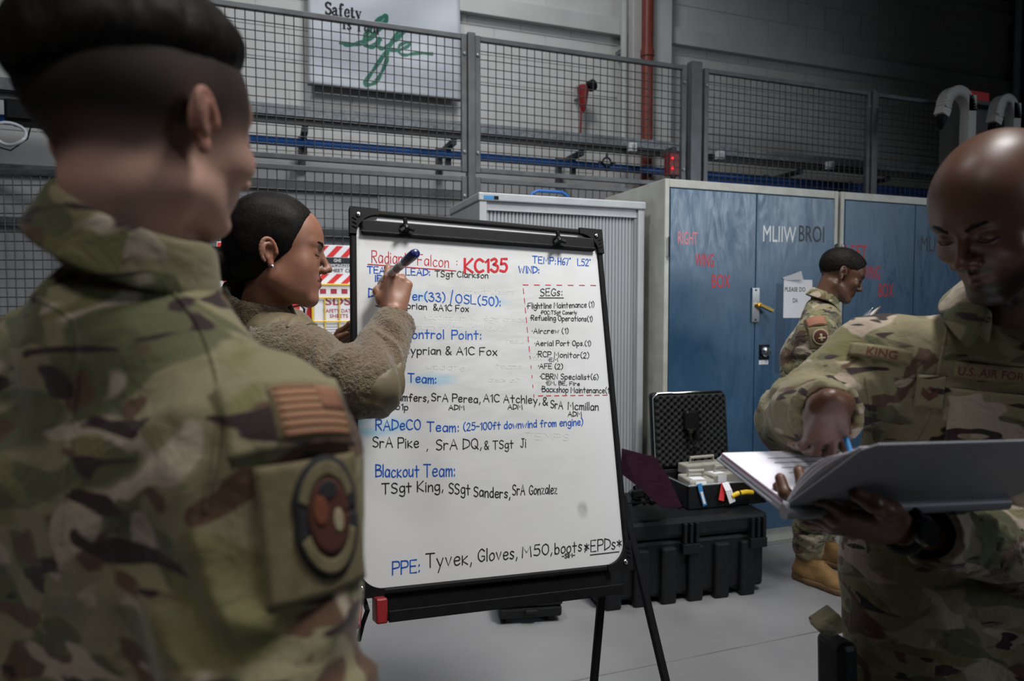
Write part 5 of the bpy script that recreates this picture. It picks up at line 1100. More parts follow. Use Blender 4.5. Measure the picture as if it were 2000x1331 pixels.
def flag_patch(S, parent, x0, x1, y0, y1):
    p = S.rect('flag_patch', M['flag_tan'], parent, x0, x1, y0, y1, .004, .002); w, h = x1 - x0, y1 - y0
    S.rect('patch_edge', M['velcro'], p, x0 - .0035, x1 + .0035, y0 - .0035, y1 + .0035, .0028, .002)
    for i in range(7): a = y0 + h * (2 * i) / 13; S.rect('stripe', M['flag_brown'], p, x0 + .001, x1 - .001 if i < 3 else x1 - w * .42, a, a + h / 13, .0054, .0006)
    S.rect('star_field', M['flag_brown'], p, x1 - w * .40, x1 - .001, y0 + h * 6 / 13, y1 - .001, .0056, .0006)
# ================================================= woman writing on the board
wm = root('person', wc(505, 1000, 1.7) * 1.0, 'woman with black hair bun in brown fleece jacket writing on the whiteboard', 'person'); wm.location.z = 0; WR = wm
skw = (.255, .122, .078)
HW = frame(wc(546, 499, 1.60), camdir(.965, .20, -.06), camdir(.02, .0, 1), 1.06)
nbw = wc(512, 622, 1.64)
nkl = HW.inverted() @ nbw - Vector((0, -.028, -.045))
P, Q, C, bl = head_mesh(HW, 'f', nkl, .0024, skw, True); y_, z_, x_ = P[:, 1], P[:, 2], P[:, 0]
C = bl(ss(z_, -.05, -.01) * ss(-y_, .0, .03) * (1 - np.exp(-(((np.abs(x_) - .088) / .013) ** 2))) * .9, (.02, .016, .015))
pw = wc(505, 990, 1.70); fx, fy_ = pw.x, pw.y
sw = dict(nb=nbw, shR=wc(552, 682, 1.55), shL=wc(560, 660, 1.86), elR=wc(722, 758, 1.49), wrR=wc(770, 630, 1.66), elL=wc(640, 800, 1.95), wrL=wc(655, 705, 1.93), ch=wc(520, 745, 1.70), pv=pw,
          knL=(fx + .04, fy_ + .09, .47), knR=(fx + .02, fy_ - .08, .47), anL=(fx, fy_ + .10, .10), anR=(fx, fy_ - .09, .10))
sw['pv'].z = .92
skin_parts = [(xf(HW, P), Q, C), inner_body(sw, skw, .92)]
# right hand round the marker
HR = frame(wc(768, 606, 1.735), camdir(.10, .28, .95), camdir(.25, -.90, .30), .97)
curR = [(.60, 1.15, .6), (.85, 1.2, .7), (1.05, 1.2, .8), (1.2, 1.2, .8)]
thR = [(.030, .024, -.014), (.046, .055, -.034), (.036, .078, -.052), (.024, .092, -.058)]
hm, nl, chs, th_ = hand_mesh(HR, -1, curR, thR, .0023, skw, .06, elbow=sw['elR']); skin_parts.append(hm)
HL = frame(wc(641, 694, 1.90), camdir(.62, -.10, .76), camdir(-.75, .35, .35), .9)
hm, nl, chs, th_ = hand_mesh(HL, 1, [(.35, .5, .4)] * 4, None, .0026, skw, .06); skin_parts.append(hm)
to_obj(skin_parts, 'body', SK, wm)
HM = hair_mat('black_hair', (.004, .0035, .0035), (.012, .009, .008), .5, (260, 14, 200))
def hair_object(Mh, parent, mat, build, lo=(-.12, -.20, -.14), hi=(.12, .12, .17), vox=.0028, name='hair'):
    f = Field(lo, hi, vox); build(f); P, Q = f.mesh(); return to_obj([(xf(Mh, P), Q, None)], name, mat, parent)
def wh(f):
    f.ell((0, -.020, .046), (.083, .103, .092), 0); f.ell((0, -.045, .0), (.072, .070, .075), .02)
    f.band(lambda X, Y, Z: .0022 * vnoise(X * 120, Y * 14, Z * 55) + .0025 * vnoise(X * 30, Y * 9, Z * 22))
    n = Vector((0, .085, -.055)).normalized(); f.plane((0, .070, .098), (0, .88, -.36), .008, (-.12, -.02, .016), (.12, .12, .17)); f.plane((0, .030, .0), (0, 1, -.55), .006, (-.12, -.2, -.14), (.12, .12, .0159)); f.plane((0, .01, -.016), (0, .6, -1), .004, (-.12, -.006, -.14), (.12, .12, .01))
    for s in (-1, 1): f.ell((s * .088, -.008, -.004), (.022, .017, .030), .005, '-')
    f.plane((0, -.04, -.062), (0, .35, -1), .012)
    f.ell((0, -.115, -.030), (.040, .034, .036), .008); f.ell((0, -.135, -.02), (.03, .02, .028), .008)
hr = hair_object(HW, wm, HM, wh)
mb = MB(); rr = random.Random(5)
for i in range(16): a = rr.uniform(0, 6.28); c = Vector((math.cos(a) * .025, -.135 + rr.uniform(-.01, .01), -.028 + math.sin(a) * .025)); mb.tube([HW @ c, HW @ (c + Vector((rr.uniform(-.01, .01), -.018, rr.uniform(-.012, .02)))), HW @ (c + Vector((rr.uniform(-.02, .02), -.022, rr.uniform(-.03, .02))))], .0006, 5)
tag(mb.build('loose_strands', HM, hr, True), kind='stuff')
face_hair(HW, wm, .94, HM, .0026)
e = MB().lathe([(.0005, -.002), (.0035, 0), (.004, .0015), (.002, .003)], HW @ Vector((.0855, -.002, -.034)), HW.to_3x3() @ Vector((1, .1, 0)), 12).build('earring', M['chrome'], wm, True)
def fleece():
    m = mottled('brown_fleece', (.088, .062, .032), (.145, .104, .058), .98, 160, bump=.8, bscale=260); b = m.node_tree.nodes['Principled BSDF']; b.inputs['Sheen Weight'].default_value = .35
    m.node_tree.nodes['Bump'].inputs['Distance'].default_value = .006; return m
M['fleece'] = fleece(); M['nylon'] = mottled('khaki_nylon', (.115, .092, .050), (.145, .117, .068), .6, 8, bump=.5, bscale=35)
def wextra(f):
    ax = (HW @ Vector((0, -.03, -.12)) - nbw).normalized()
fuzz = lambda X, Y, Z: .0035 * vnoise(X * 150, Y * 150, Z * 150) + .002 * vnoise(X * 70, Y * 70, Z * 110)
jk, bvj = None, None
def jacket():
    lo_hem = .86
    o, b = shirt_mesh('fleece_jacket', wm, M['fleece'], sw, .0062, .009, rc=.105, off=.06, ra=(.074, .064, .047), hem=lo_hem, seed=4, cuff=False, extra=lambda f: None, shr=.05, fa=26)
    return o, b
jk, bvj = jacket()
# fuzzy pile on the fleece as fine displacement
tx = bpy.data.textures.new('pile', 'CLOUDS'); tx.noise_scale = .008; tx.noise_depth = 2
sb = jk.modifiers.new('sub', 'SUBSURF'); sb.levels = 1; sb.render_levels = 1
dm = jk.modifiers.new('pile', 'DISPLACE'); dm.texture = tx; dm.strength = .005; dm.mid_level = .5; dm.texture_coords = 'LOCAL'
ax = (Vector(HW @ Vector((0, -.04, -.06))) - nbw).normalized()
cc = nbw + ax * .035
cl = band_collar(wm, M['fleece'], cc - ax * .02 + camdir(-.012, 0, 0), ax, camdir(.95, .2, -.1), .062, .086, .058, .40, .045, 1.15, .012, 'jacket_collar', .014)
dm = cl.modifiers.new('pile', 'DISPLACE'); dm.texture = tx; dm.strength = .006; dm.mid_level = .5; dm.texture_coords = 'LOCAL'; cl.modifiers['s'].levels = 2; cl.modifiers['s'].render_levels = 2
# smooth nylon panels: shoulder yoke and outer forearm
def shell(name, mat, parent, segs, clip, vox=.006, amp=.006, seed=9):
    pts = [Vector(p) for s_ in segs for p in s_[:2]]; lo = Vector([min(p[i] for p in pts) - .11 for i in range(3)]); hi = Vector([max(p[i] for p in pts) + .11 for i in range(3)]); f = Field(lo, hi, vox)
    for a, b, ra, rb in segs: f.cap(a, b, ra, rb, .02)
    f.band(folds([(a, b, ra) for a, b, ra, rb in segs], amp, seed)); clip(f); P, Q = f.mesh(); return to_obj([(P, Q, None)], name, mat, parent)
sh, el, wr = sw['shR'], sw['elR'], sw['wrR']
d2 = (wr - el).normalized(); mid = (sh + el) / 2
lowdir = camdir(.80, -.15, -.58)
def clipE(f): f.plane((sh + el) / 2 + (el - sh) * .10 + camdir(0, 0, -.0), -(el - sh).normalized() , .004); f.plane(el + lowdir * .016, -lowdir, .006)
shell('elbow_panel', M['nylon'], jk, [(sh, el, .078, .0675), (el, wr, .0675, .050)], clipE, .006, .008, 4)
def clipY(f): f.plane(sh + camdir(.012, -.01, .035), camdir(.25, -.1, -.95), .006); f.plane(sh + camdir(.085, 0, 0), camdir(1, 0, -.3), .006)
shell('shoulder_yoke', M['nylon'], jk, [(nbw - Vector((0, 0, .012)), sh, .055, .072), (sh, sh + (el - sh) * .3, .078, .075)], clipY, .006, .007, 6)
cw = MB(); 
TR_ = camo('trouser_camo', 11, 1.0, .9); trousers(wm, TR_, sw, .014, .115)
for s, dy in (('L', .10), ('R', -.09)): boot(wm, (fx - .06, fy_ + dy, 0), (fx + .2, fy_ + dy + .03, 0))
# the marker (held: a thing of its own)
tip = on_board(741, 553, .003); tl_ = wc(813, 494, 1.60); dd = (tl_ - tip).normalized()
mk = root('marker_pen', tip + dd * .06, 'white marker pen with dark blue cap held in the writing hand', 'marker')
L_ = (tl_ - tip).length
MB().lathe([(.0090, .012), (.0102, .016), (.0102, L_ * .74)], tip, dd, 18).build('barrel', M['paper'], mk, True)
MB().lathe([(.0112, L_ * .72), (.0122, L_ * .735), (.0122, L_ * .96), (.0105, L_ * .99), (.007, L_)], tip, dd, 18).build('cap', M['navy'], mk, True)
MB().lathe([(.0015, 0), (.003, .004), (.005, .010), (.0085, .013)], tip, dd, 12).build('nib', M['ink_blue'], mk, True)
MB().lathe([(.0104, L_ * .50), (.0104, L_ * .64)], tip, dd, 18).build('printed_band', M['panel'], mk, True)
# ================================================= man standing in front at left, seen from behind
skn = (.54, .32, .25)
HN = frame(wc(289, 262, .60), camdir(.43, .90, .0), camdir(-.03, -.03, 1), .97)
nbn = wc(262, 590, .63)
nm_ = root('person', (wc(250, 900, .66).x, wc(250, 900, .66).y, 0), 'man in camouflage uniform seen from behind at left, dark hair with faded sides', 'person')
nkl = HN.inverted() @ nbn - Vector((0, -.028, -.045))
P, Q, C, bl = head_mesh(HN, 'm', nkl, .0026, skn, False, .80); x_, y_, z_ = P.T
hd = (.014, .011, .010)
lim = .012 + .055 * ss(y_, -.05, .04)                      # hairline rises towards the temples
fade = ss(z_, -.085 + 0 * z_, .035) ** 1.3 * ss(-y_, -.085, -.055)
fade = ss(z_ - lim * .45, -.062, .0) * ss(-y_, -.078, -.06) * (1 - np.exp(-(((np.abs(x_) - .090) / .010) ** 2) - ((y_ + .01) / .03) ** 2 - ((z_) / .035) ** 2))
C = bl(np.clip(fade, 0, 1) * .96, hd)
C = bl(np.exp(-(((np.abs(x_) - .072) / .012) ** 2) - ((y_ - .018) / .012) ** 2) * ss(z_, -.03, .01) * .5, hd)
ear = np.exp(-(((np.abs(x_) - .093) / .012) ** 2)) * np.exp(-((z_) / .04) ** 2); C = bl(ear * .35, (.52, .20, .14))
fn_ = camdir(.35, .94, 0); fn_.z = 0; fn_.normalize(); rn_ = Vector((fn_.y, -fn_.x, 0))
pvn = Vector((nbn.x, nbn.y, .93)) + fn_ * .03
sn = dict(nb=nbn, shR=wc(492, 868, .575), elR=wc(520, 1420, .53), shL=wc(-60, 800, .72), elL=wc(-90, 1360, .73), ch=nbn + Vector((0, 0, -.20)) + fn_ * .035, pv=pvn)
sn['wrR'] = sn['elR'] + fn_ * .06 + Vector((0, 0, -.25)); sn['wrL'] = sn['elL'] + fn_ * .06 + Vector((0, 0, -.25))
for S, q in (('L', -1), ('R', 1)): sn['kn' + S] = pvn + rn_ * .11 * q - Vector((0, 0, .46)); sn['an' + S] = pvn + rn_ * .12 * q - Vector((0, 0, .83))
fr_ = ss(y_, -.01, .03); P[:, 2] = np.where(z_ < -.03, z_ + fr_ * (-.03 - z_) * np.clip((.135 + z_) / .03, 0, 1) * .24, z_); P[:, 1] = y_ - .012 * fr_ * ss(-z_, .03, .09) * ss(z_, -.15, -.12)
sp_ = [(xf(HN, P), Q, C), inner_body(sn, skn)]
for S, q in (('L', 1), ('R', -1)):
    hm, *_ = hand_mesh(frame(sn['wr' + S], (Vector(sn['wr' + S]) - Vector(sn['el' + S])), Vector((0, 0, 1)) + rn_ * (-.8 * q)), q, None, None, .0035, skn, .06); sp_.append(hm)
to_obj(sp_, 'body', SKN, nm_)
HB = hair_mat('dark_hair', (.006, .005, .005), (.016, .012, .010), .55, (300, 300, 60))
def nh(f):
    f.ell((0, -.0115, .044), (.0782, .1003, .086), 0); f.ell((0, -.008, .056), (.0775, .099, .084), .03); f.ell((0, .028, .062), (.070, .065, .066), .02)
    f.band(lambda X, Y, Z: (.0025 * vnoise(X * 140, Y * 140, Z * 50) + .003 * vnoise(X * 50, Y * 50, Z * 50)) * np.clip((Z - .02) / .05, .15, 1), .02)
    f.plane((0, -.06, .002), (0, .45, -1), .05); f.plane((0, .076, .07), (0, 1, -.35), .006)
    for s in (-1, 1): f.plane((s * .080, 0, .044), (s * .6, 0, -.8), .03)
hair_object(HN, nm_, HB, nh, (-.12, -.14, -.06), (.12, .13, .17), .0032)
face_hair(HN, nm_, 1, HB)
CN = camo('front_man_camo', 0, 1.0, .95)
shn, bvn = shirt_mesh('uniform_shirt', nm_, CN, sn, .0062, .0075, rc=.118, off=.075, ra=(.072, .076, .052), hem=.78, seed=1, shr=.056, fa=20)
axn = (Vector(HN @ Vector((0, -.03, -.06))) - nbn).normalized()
band_collar(nm_, CN, wc(250, 500, .615), (axn + fn_ * .28 + rn_ * .12).normalized(), fn_, .061, .082, .044, .5, .035, 1.1, .012, 'collar', .005)
tn = trousers(nm_, CN, sn, .014, .125)
for S in 'LR': a = Vector(sn['an' + S]); boot(nm_, a - fn_ * .08, a + fn_ * .2)
# yoke seam and sleeve pocket with patches
def seam(bvh, parent, pxs, mat, r=.0022, name='seam'):
    o = Vector(CAM); pts = []
    for p in catmull(pxs, 6):
        h = bvh.ray_cast(o, Vector(ray(p[0], p[1])).normalized())
        if h[0] is not None: pts.append(h[0])
    if len(pts) > 2: MB().tube(pts, r, 6).build(name, mat, parent, True)
seam(bvn, shn, [(20, 560), (90, 590), (150, 640), (150, 760), (130, 900), (120, 1060)], CN)
seam(bvn, shn, [(330, 560), (395, 650), (430, 760), (425, 880), (400, 1000)], CN)
S1 = Surf(bvn, (578, 812), -.02)
fl_ = S1.rect('pocket_flap', CN, shn, -.050, .052, -.026, .036, .0022, .003, .05)
flag_patch(S1, shn, -.016, .046, -.018, .024)
S2 = Surf(bvn, (600, 1012), .0)
vp = S2.rect('velcro_field', M['velcro'], shn, -.034, .050, -.058, .042, .002, .0025)
pc = S2.disc('unit_patch', M['patch_dark'], shn, .016, -.002, .030, .046, .0042, .003, notch=.10)
S2.disc('patch_ring', M['velcro'], pc, .016, -.002, .0262, .0415, .0062, .001, r0=.74, a0=.35, a1=math.pi - .35); S2.disc('patch_ring', M['velcro'], pc, .016, -.002, .0262, .0415, .0062, .001, r0=.74, a0=math.pi + .35, a1=2 * math.pi - .35)
S2.disc('patch_center', M['patch_red'], pc, .016, -.002, .0185, .029, .0062, .001)
S2.disc('orange_figure', M['patch_orange'], pc, .008, .004, .006, .011, .0072, .0008); S2.disc('pale_figure', M['tan'], pc, .023, -.006, .0045, .009, .0072, .0008); S2.disc('dark_figure', M['patch_dark'], pc, .016, .018, .008, .007, .0072, .0008)
# ================================================= airman by the lockers
skb = (.135, .070, .046)
bmn = root('person', (wc(1575, 860, 3.25).x, wc(1575, 860, 3.25).y, 0), 'young airman in camouflage by the blue lockers, looking down at a clipboard', 'person')
HBk = frame(wc(1641, 540, 3.25), camdir(.86, -.20, -.42), camdir(.35, 0, .9), 1.03)
nbb = wc(1604, 600, 3.27); nkl = HBk.inverted() @ nbb - Vector((0, -.028, -.045))
P, Q, C, bl = head_mesh(HBk, 'm', nkl, .0036, skb); x_, y_, z_ = P.T
C = bl(ss(z_, -.05, .02) * ss(-y_, -.03, .0) * (1 - np.exp(-(((np.abs(x_) - .09) / .012) ** 2))) * .95, (.012, .009, .008))
dirR = Vector((0, 0, 0)); fb = camdir(.93, -.36, 0); fb.z = 0; fb.normalize(); rb_ = Vector((fb.y, -fb.x, 0))
pvb = wc(1575, 800, 3.27); pvb.z = .93
sbk = dict(nb=nbb, shR=nbb + rb_ * .19 - Vector((0, 0, .11)) - fb * .03, shL=nbb - rb_ * .17 - Vector((0, 0, .10)) + fb * .02, ch=nbb - Vector((0, 0, .24)) - fb * .05, pv=pvb)
sbk['elR'] = sbk['shR'] + Vector((0, 0, -.29)) - fb * .02; sbk['wrR'] = sbk['elR'] + fb * .20 + Vector((0, 0, .12)) - rb_ * .06; sbk['elL'] = sbk['shL'] + Vector((0, 0, -.27)) + fb * .06; sbk['wrL'] = sbk['elL'] + fb * .2 + Vector((0, 0, .12)) + rb_ * .06
hN, tN, hF, tF = Vector(on_z(1552, 1128)), Vector(on_z(1650, 1163)), Vector(on_z(1580, 1092)), Vector(on_z(1645, 1112))
for S, a, b in (('R', hN, tN), ('L', hF, tF)):
    d = (b - a).normalized(); an = a + d * .07; an.z = .12; sbk['an' + S] = an; kn = (an + pvb) / 2 + fb * .03 + rb_ * (.06 if S == 'R' else -.06); kn.z = .5; sbk['kn' + S] = kn
sp_ = [(xf(HBk, P), Q, C), inner_body(sbk, skb)]
for S, q in (('L', 1), ('R', -1)):
    w = Vector(sbk['wr' + S]); hm, *_ = hand_mesh(frame(w, w - Vector(sbk['el' + S]), camdir(0, -.3, -1) if S == 'L' else camdir(.2, -.8, .5)), q, [(.5, .6, .4)] * 4, None, .0035, skb, .06); sp_.append(hm)
to_obj(sp_, 'body', SKD, bmn)
def bh_(f):
    f.ell((0, -.011, .046), (.079, .102, .087), 0); f.ell((0, .028, .058), (.068, .060, .052), .02); f.band(lambda X, Y, Z: .003 * vnoise(X * 160, Y * 160, Z * 160), .02)
    f.plane((0, .062, .062), (0, 1, -.55), .006); f.plane((0, -.02, -.02), (0, .5, -1), .012)
    for s in (-1, 1): f.ell((s * .085, 0, -.005), (.02, .03, .04), .006, '-'); f.plane((s * .072, .02, .02), (s * .5, .3, -.8), .01)
hair_object(HBk, bmn, HB, bh_, (-.12, -.14, -.08), (.12, .12, .16), .0038)
face_hair(HBk, bmn, 1, HB)
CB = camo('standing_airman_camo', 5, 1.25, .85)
shb, bvb = shirt_mesh('uniform_shirt', bmn, CB, sbk, .009, .009, rc=.120, off=.070, ra=(.074, .062, .046), hem=.74, seed=7, shr=.058)
axb = (Vector(HBk @ Vector((0, -.03, -.06))) - nbb).normalized(); band_collar(bmn, CB, nbb + axb * .03, axb, fb, .060, .086, .042, .5, .03, 1.1, .01)
trousers(bmn, CB, sbk, .013, .125, r=(.105, .082, .068)); boot(bmn, hN, tN); boot(bmn, hF, tF)
S3 = Surf(bvb, (1594, 628), .22); S3.rect('flag_patch', M['flag_brown'], shb, -.040, .040, -.022, .024, .005, .002); S3.rect('patch_edge', M['velcro'], shb, -.044, .044, -.026, .028, .0035, .002)
S4 = Surf(bvb, (1602, 658), .12); S4.rect('velcro_field', M['velcro'], shb, -.046, .036, -.052, .045, .003, .0015); q = S4.disc('unit_patch', M['velcro'], shb, 0, 0, .036, .038, .005, .002); S4.disc('patch_border', M['tan'], q, 0, 0, .033, .035, .0065, .001, r0=.86); S4.disc('patch_center', M['patch_red'], q, 0, 0, .028, .030, .0065, .001)
S4.rect('pale_cross', M['tan'], q, -.005, .005, -.020, .014, .0085, .0008); S4.rect('pale_cross', M['tan'], q, -.012, .018, -.010, -.002, .0085, .0008)
# clipboard
A, B = wc(1716, 600, 3.0), wc(1640, 694, 2.98); u = (A - B); L_ = u.length; u.normalize(); w = camdir(.25, .95, -.1); w = (w - u * w.dot(u)).normalized(); n = u.cross(w)
cbd = root('clipboard', (A + B) / 2, 'brown clipboard with white paper held by the airman by the lockers', 'clipboard')
Mx = Matrix.Translation(B) @ Matrix(((u.x, w.x, n.x, 0), (u.y, w.y, n.y, 0), (u.z, w.z, n.z, 0), (0, 0, 0, 1)))
sgn_ = 1 if n.z > 0 else -1
MB().box(0, L_, -.02, .20, -.004, 0, Mx).build('board', M['wood'], cbd, bevel=.002); MB().box(.07, L_ - .01, -.012, .19, .001 * sgn_, .003 * sgn_, Mx).build('paper', M['paper'], cbd)
MB().box(L_ - .03, L_, .04, .14, .002 * sgn_, .014 * sgn_, Mx).build('clip', M['chrome'], cbd, bevel=.002)
# ================================================= bald man with the ring binder at right
skd = (.100, .047, .029)
bl_ = root('person', (wc(1880, 1200, 1.3).x, wc(1880, 1200, 1.3).y, 0), 'bald bearded man in camouflage at right, looking down into an open binder', 'person')
HD = frame(wc(1952, 425, 1.03), camdir(-.80, -.30, -.52), camdir(-.12, -.12, .95), 1.02)
nbd = wc(1985, 645, 1.17); nkl = HD.inverted() @ nbd - Vector((0, -.028, -.045))
P, Q, C, bl = head_mesh(HD, 'b', nkl, .0026, skd); x_, y_, z_ = P.T
bd_ = ss(-z_, .040, .075) * ss(y_, -.01, .02); lipm = np.exp(-((np.abs(x_) / .022) ** 4)) * np.exp(-(((z_ + .0535) / .009) ** 4)) * ss(y_, .074, .080)
C = bl(np.clip(bd_ - lipm, 0, 1) * .92, (.010, .008, .007)); C = bl(np.exp(-((np.abs(x_) / .028) ** 4) - ((z_ + .040) / .0055) ** 2) * ss(y_, .07, .08) * .9, (.010, .008, .007))
C = bl(ss(z_, .03, .09) * ss(-y_, -.02, .05) * .25, (.06, .035, .025))
fd = camdir(-.42, -.9, 0); fd.z = 0; fd.normalize(); rd = Vector((fd.y, -fd.x, 0)); pvd = wc(1865, 1200, 1.30); pvd.z = .90
sdk = dict(nb=nbd, shR=wc(1728, 700, 1.24), elR=wc(1560, 818, 1.25), wrR=wc(1622, 806, 1.05), shL=wc(2210, 760, 1.24), elL=wc(2080, 1080, 1.17), wrL=wc(1812, 1040, .985), ch=wc(1925, 830, 1.27), pv=pvd)
for S, q in (('L', -1), ('R', 1)): sdk['kn' + S] = pvd + rd * .12 * q - Vector((0, 0, .45)) + fd * .02; sdk['an' + S] = pvd + rd * .13 * q - Vector((0, 0, .80))
sp_ = [(xf(HD, P), Q, C), inner_body(sdk, skd)]
# writing hand, fingers down to the page
HR2 = frame(wc(1620, 788, .985), camdir(.27, .66, -.70), camdir(-.05, -1, -.2), .88)
hm, *_ = hand_mesh(HR2, -1, [(.0, .35, .3), (.05, .4, .3), (.10, .45, .3), (.15, .5, .3)], [(.030, .024, -.014), (.045, .055, -.032), (.038, .082, -.048), (.026, .098, -.056)], .0025, skd, .07, spread=(.16, .02, -.16, -.34), elbow=sdk['elR']); sp_.append(hm)
# hand under the binder
HL2 = frame(wc(1745, 1030, .955), camdir(-1, -.10, .16), camdir(-.12, -.62, -.78), 1.0)
hm, *_ = hand_mesh(HL2, 1, [(.25, .35, .9), (.2, .35, .9), (.2, .4, .8), (.25, .4, .8)], [(.030, .022, -.006), (.056, .050, .006), (.070, .076, .006), (.072, .100, -.002)], .0025, skd, .08, spread=(.14, .04, -.06, -.15), elbow=sdk['elL']); sp_.append(hm)
to_obj(sp_, 'body', SKB, bl_); face_hair(HD, bl_, 1, HB, .0042)
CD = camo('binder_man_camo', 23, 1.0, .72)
shd, bvd = shirt_mesh('uniform_shirt', bl_, CD, sdk, .0062, .009, rc=.130, off=.085, ra=(.078, .066, .042), hem=.70, seed=12, shr=.062)
axd = (Vector(HD @ Vector((0, -.03, -.06))) - nbd).normalized(); band_collar(bl_, CD, nbd + camdir(-.035, -.05, .035), (axd * .5 + Vector((0, 0, 1)) + fd * .35).normalized(), fd, .068, .112, .048, .75, .045, 1.12, .0, 'collar', .006)
trousers(bl_, CD, sdk, .014, .135, r=(.108, .085, .068))
for S in 'LR': a = Vector(sdk['an' + S]); boot(bl_, a - fd * .08, a + fd * .2)
# tapes, pocket, placket, watch
S5 = Surf(bvd, (1717, 690), -.10); S5.fit(.05, .02); t5 = S5.rect('name_tape', M['velcro'], shd, -.046, .046, -.0125, .0125, .0035, .003); S5.text('KING', M['spice'], t5, -.018, -.007, .014, .046, .0056)
S6 = Surf(bvd, (1943, 728), -.10); S6.fit(.068, .02); t6 = S6.rect('service_tape', M['velcro'], shd, -.056, .066, -.0135, .0135, .0035, .003); S6.text('U.S. AIR FORCE', M['spice'], t6, -.050, -.0068, .0135, .108, .0056)
S7 = Surf(bvd, (1812, 762), -.06); t7 = S7.rect('rank_tab', CD, shd, -.022, .022, -.030, .026, .004, .003)
for i in range(4): a = .003 + i * .0035; S7.poly('rank_chevron', M['spice'], t7, [(-.013, .006 - a), (0, -.004 - a), (.013, .006 - a), (.013, .0085 - a), (0, -.0015 - a), (-.013, .0085 - a)], .0068)
S7.disc('rank_star', M['spice'], t7, 0, .004, .003, .003, .0068, .0006)
seam(bvd, shd, [(1850, 640), (1815, 800), (1790, 860)], CD, .003, 'placket_edge'); seam(bvd, shd, [(1690, 740), (1700, 800), (1706, 860)], CD, .0025); S8 = Surf(bvd, (1930, 800), -.08); S8.rect('chest_pocket', CD, shd, -.06, .07, -.075, .030, .003, .003)
wv = Vector(sdk['wrL']) + (wc(1745, 1030, .955) - Vector(sdk['wrL'])) * .75; wd = (wc(1745, 1030, .955) - Vector(sdk['wrL'])).normalized()
wa = root('wrist_watch', wv, 'black wristwatch on the left wrist of the bald man', 'watch'); x1_ = wd.orthogonal().normalized(); y1_ = wd.cross(x1_)
MB().tube([wv + (x1_ * math.cos(a) + y1_ * math.sin(a)) * .031 for a in [i * math.pi / 12 for i in range(24)]], .0065, 8, closed=True).build('strap', M['case'], wa, True)
q = (-Vector(ray(1770, 1030))); q = (q - wd * q.dot(wd)).normalized(); MB().lathe([(.020, 0), (.021, .006), (.018, .011), (.006, .0115)], wv + q * .030, q, 22).build('dial_case', gl, wa, True)
# pouch on the hip
p = wc(1622, 1280, 1.22); pu = root('hip_pouch', p, 'black pouch with a green flap at the hip of the bald man', 'pouch')
MB().bar(wc(1634, 1245, 1.26), wc(1636, 1420, 1.26), .04, .07).build('pouch_body', M['case'], pu, bevel=.012); MB().poly([wc(1600, 1228, 1.2), wc(1640, 1200, 1.22), wc(1660, 1235, 1.22), wc(1625, 1245, 1.2), wc(1606, 1243, 1.19)], camdir(0, .05, 0)).build('pouch_flap', CD, pu, bevel=.004)
# ---- ring binder
D = wc(1530, 1000, .93); spd = camdir(.985, .16, .0).normalized()
L1 = wc(1397, 894, 1.165); pg_v = (L1 - D); pg_v = pg_v - spd * pg_v.dot(spd) * .0
A = wc(1697, 878, .78); SPL = .31
bn = root('ring_binder', D + spd * SPL / 2, 'grey ring binder held open with white pages by the bald man', 'binder')
dz = Vector((0, 0, -.004))
def plate(name, O, e1, e2, th, mat, parent, bevel=0, r=.012, rr_=None):
    e1, e2 = Vector(e1), Vector(e2); n = e1.cross(e2).normalized()
    if n.z < 0: n = -n
    a, b = e1.normalized() * r, e2.normalized() * r; C_ = [O, O + e1, O + e1 + e2, O + e2]; pts = [C_[0] + a, C_[1] - a, C_[1] + b, C_[2] - b, C_[2] - a, C_[3] + a, C_[3] - b, C_[0] + b]
    return MB().poly(pts, n * th).build(name, mat, parent, bevel=bevel)
far = wc(1640, 905, 1.14) - L1; e_s = spd * SPL
cv = plate('lower_cover', D, e_s, pg_v * 1.03, -.004, M['binder'], bn, .0015)
for i in range(4): plate('page', D + spd * .006 + Vector((0, 0, .0015 + i * .0028)) + pg_v * .01, e_s * .94 + spd * (.001 * i), pg_v * (.97 - .012 * i), .0022, M['page'] if i != 2 else new_mat('pink_divider', (.55, .18, .38), .6), bn, 0, .002)
upv = A - D; upc = plate('upper_cover', D + Vector((0, 0, .004)), e_s * 1.15, upv, .0035, M['binder'], bn, .0015, .014)
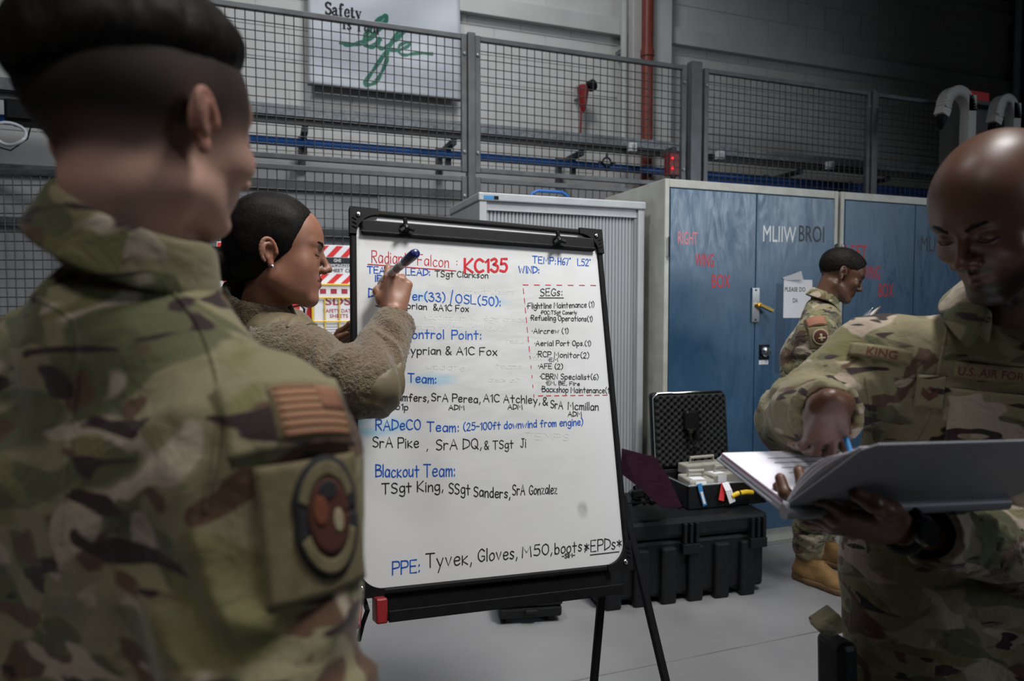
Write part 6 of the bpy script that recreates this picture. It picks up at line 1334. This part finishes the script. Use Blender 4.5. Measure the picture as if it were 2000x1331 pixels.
MB().tube([D + dz * 0 + spd * t * SPL * 1.12 + Vector((0, 0, .0)) for t in (0, .5, 1)], .011, 12).build('spine', M['binder'], bn, True)
MB().bar(D + spd * .004 + Vector((0, 0, .012)), D + spd * .30 + Vector((0, 0, .012)), .016, .004).build('ring_bar', M['chrome'], bn)
for t in (.02, .15, .28):
    c = D + spd * t + Vector((0, 0, .014)); pn = pg_v.normalized(); MB().tube([c + pn * math.cos(a) * .013 + Vector((0, 0, .013 * math.sin(a))) for a in [i * math.pi / 8 for i in range(9)]], .0016, 8).build('ring', M['chrome'], bn, True)
# turned pages curling up against the raised cover
nrm = spd.cross(upv).normalized(); nrm = nrm if nrm.dot(camdir(0, 1, 0)) > 0 else -nrm
for j in range(3):
    V = []; n, m = 14, 8
    for i in range(n + 1):
        t = i / n; bul = math.sin(t * math.pi * .96) * (.010 + .005 * j); p = D + Vector((0, 0, .006)) + upv * (t * (.90 - .05 * j)) + nrm * (bul + .004)- spd * 0
        for k in range(m + 1): V.append(p + spd * (k / m * SPL * .93 + .004) )
    me = bpy.data.meshes.new('turned_page'); me.from_pydata([tuple(v) for v in V], [], [(i * (m + 1) + k, i * (m + 1) + k + 1, (i + 1) * (m + 1) + k + 1, (i + 1) * (m + 1) + k) for i in range(n) for k in range(m)])
    o = link('turned_page', me, M['page'], bn, True); o.modifiers.new('s', 'SOLIDIFY').thickness = .001
for i in range(5):
    a = D + spd * (.07 + .0) + pg_v * (.38 + i * .10) + Vector((0, 0, .0135)); MB().bar(a, a + spd * (.13, .09, .15, .11, .12)[i], .0016, .0004).build('print_line', M['ink_black'], bn)
# pen in the writing hand
a, b = wc(1668, 905, 1.0), wc(1650, 850, 1.03); pe = root('ballpoint_pen', (a + b) / 2, 'blue pen in the writing hand of the bald man', 'pen'); dn = (b - a).normalized()
MB().lathe([(.001, 0), (.0035, .012), (.0042, .02), (.0042, (b - a).length)], a, dn, 12).build('barrel', M['sky_tag'], pe, True); MB().lathe([(.0008, -.004), (.0012, 0), (.0035, .012)], a, dn, 10).build('tip', M['chrome'], pe, True)
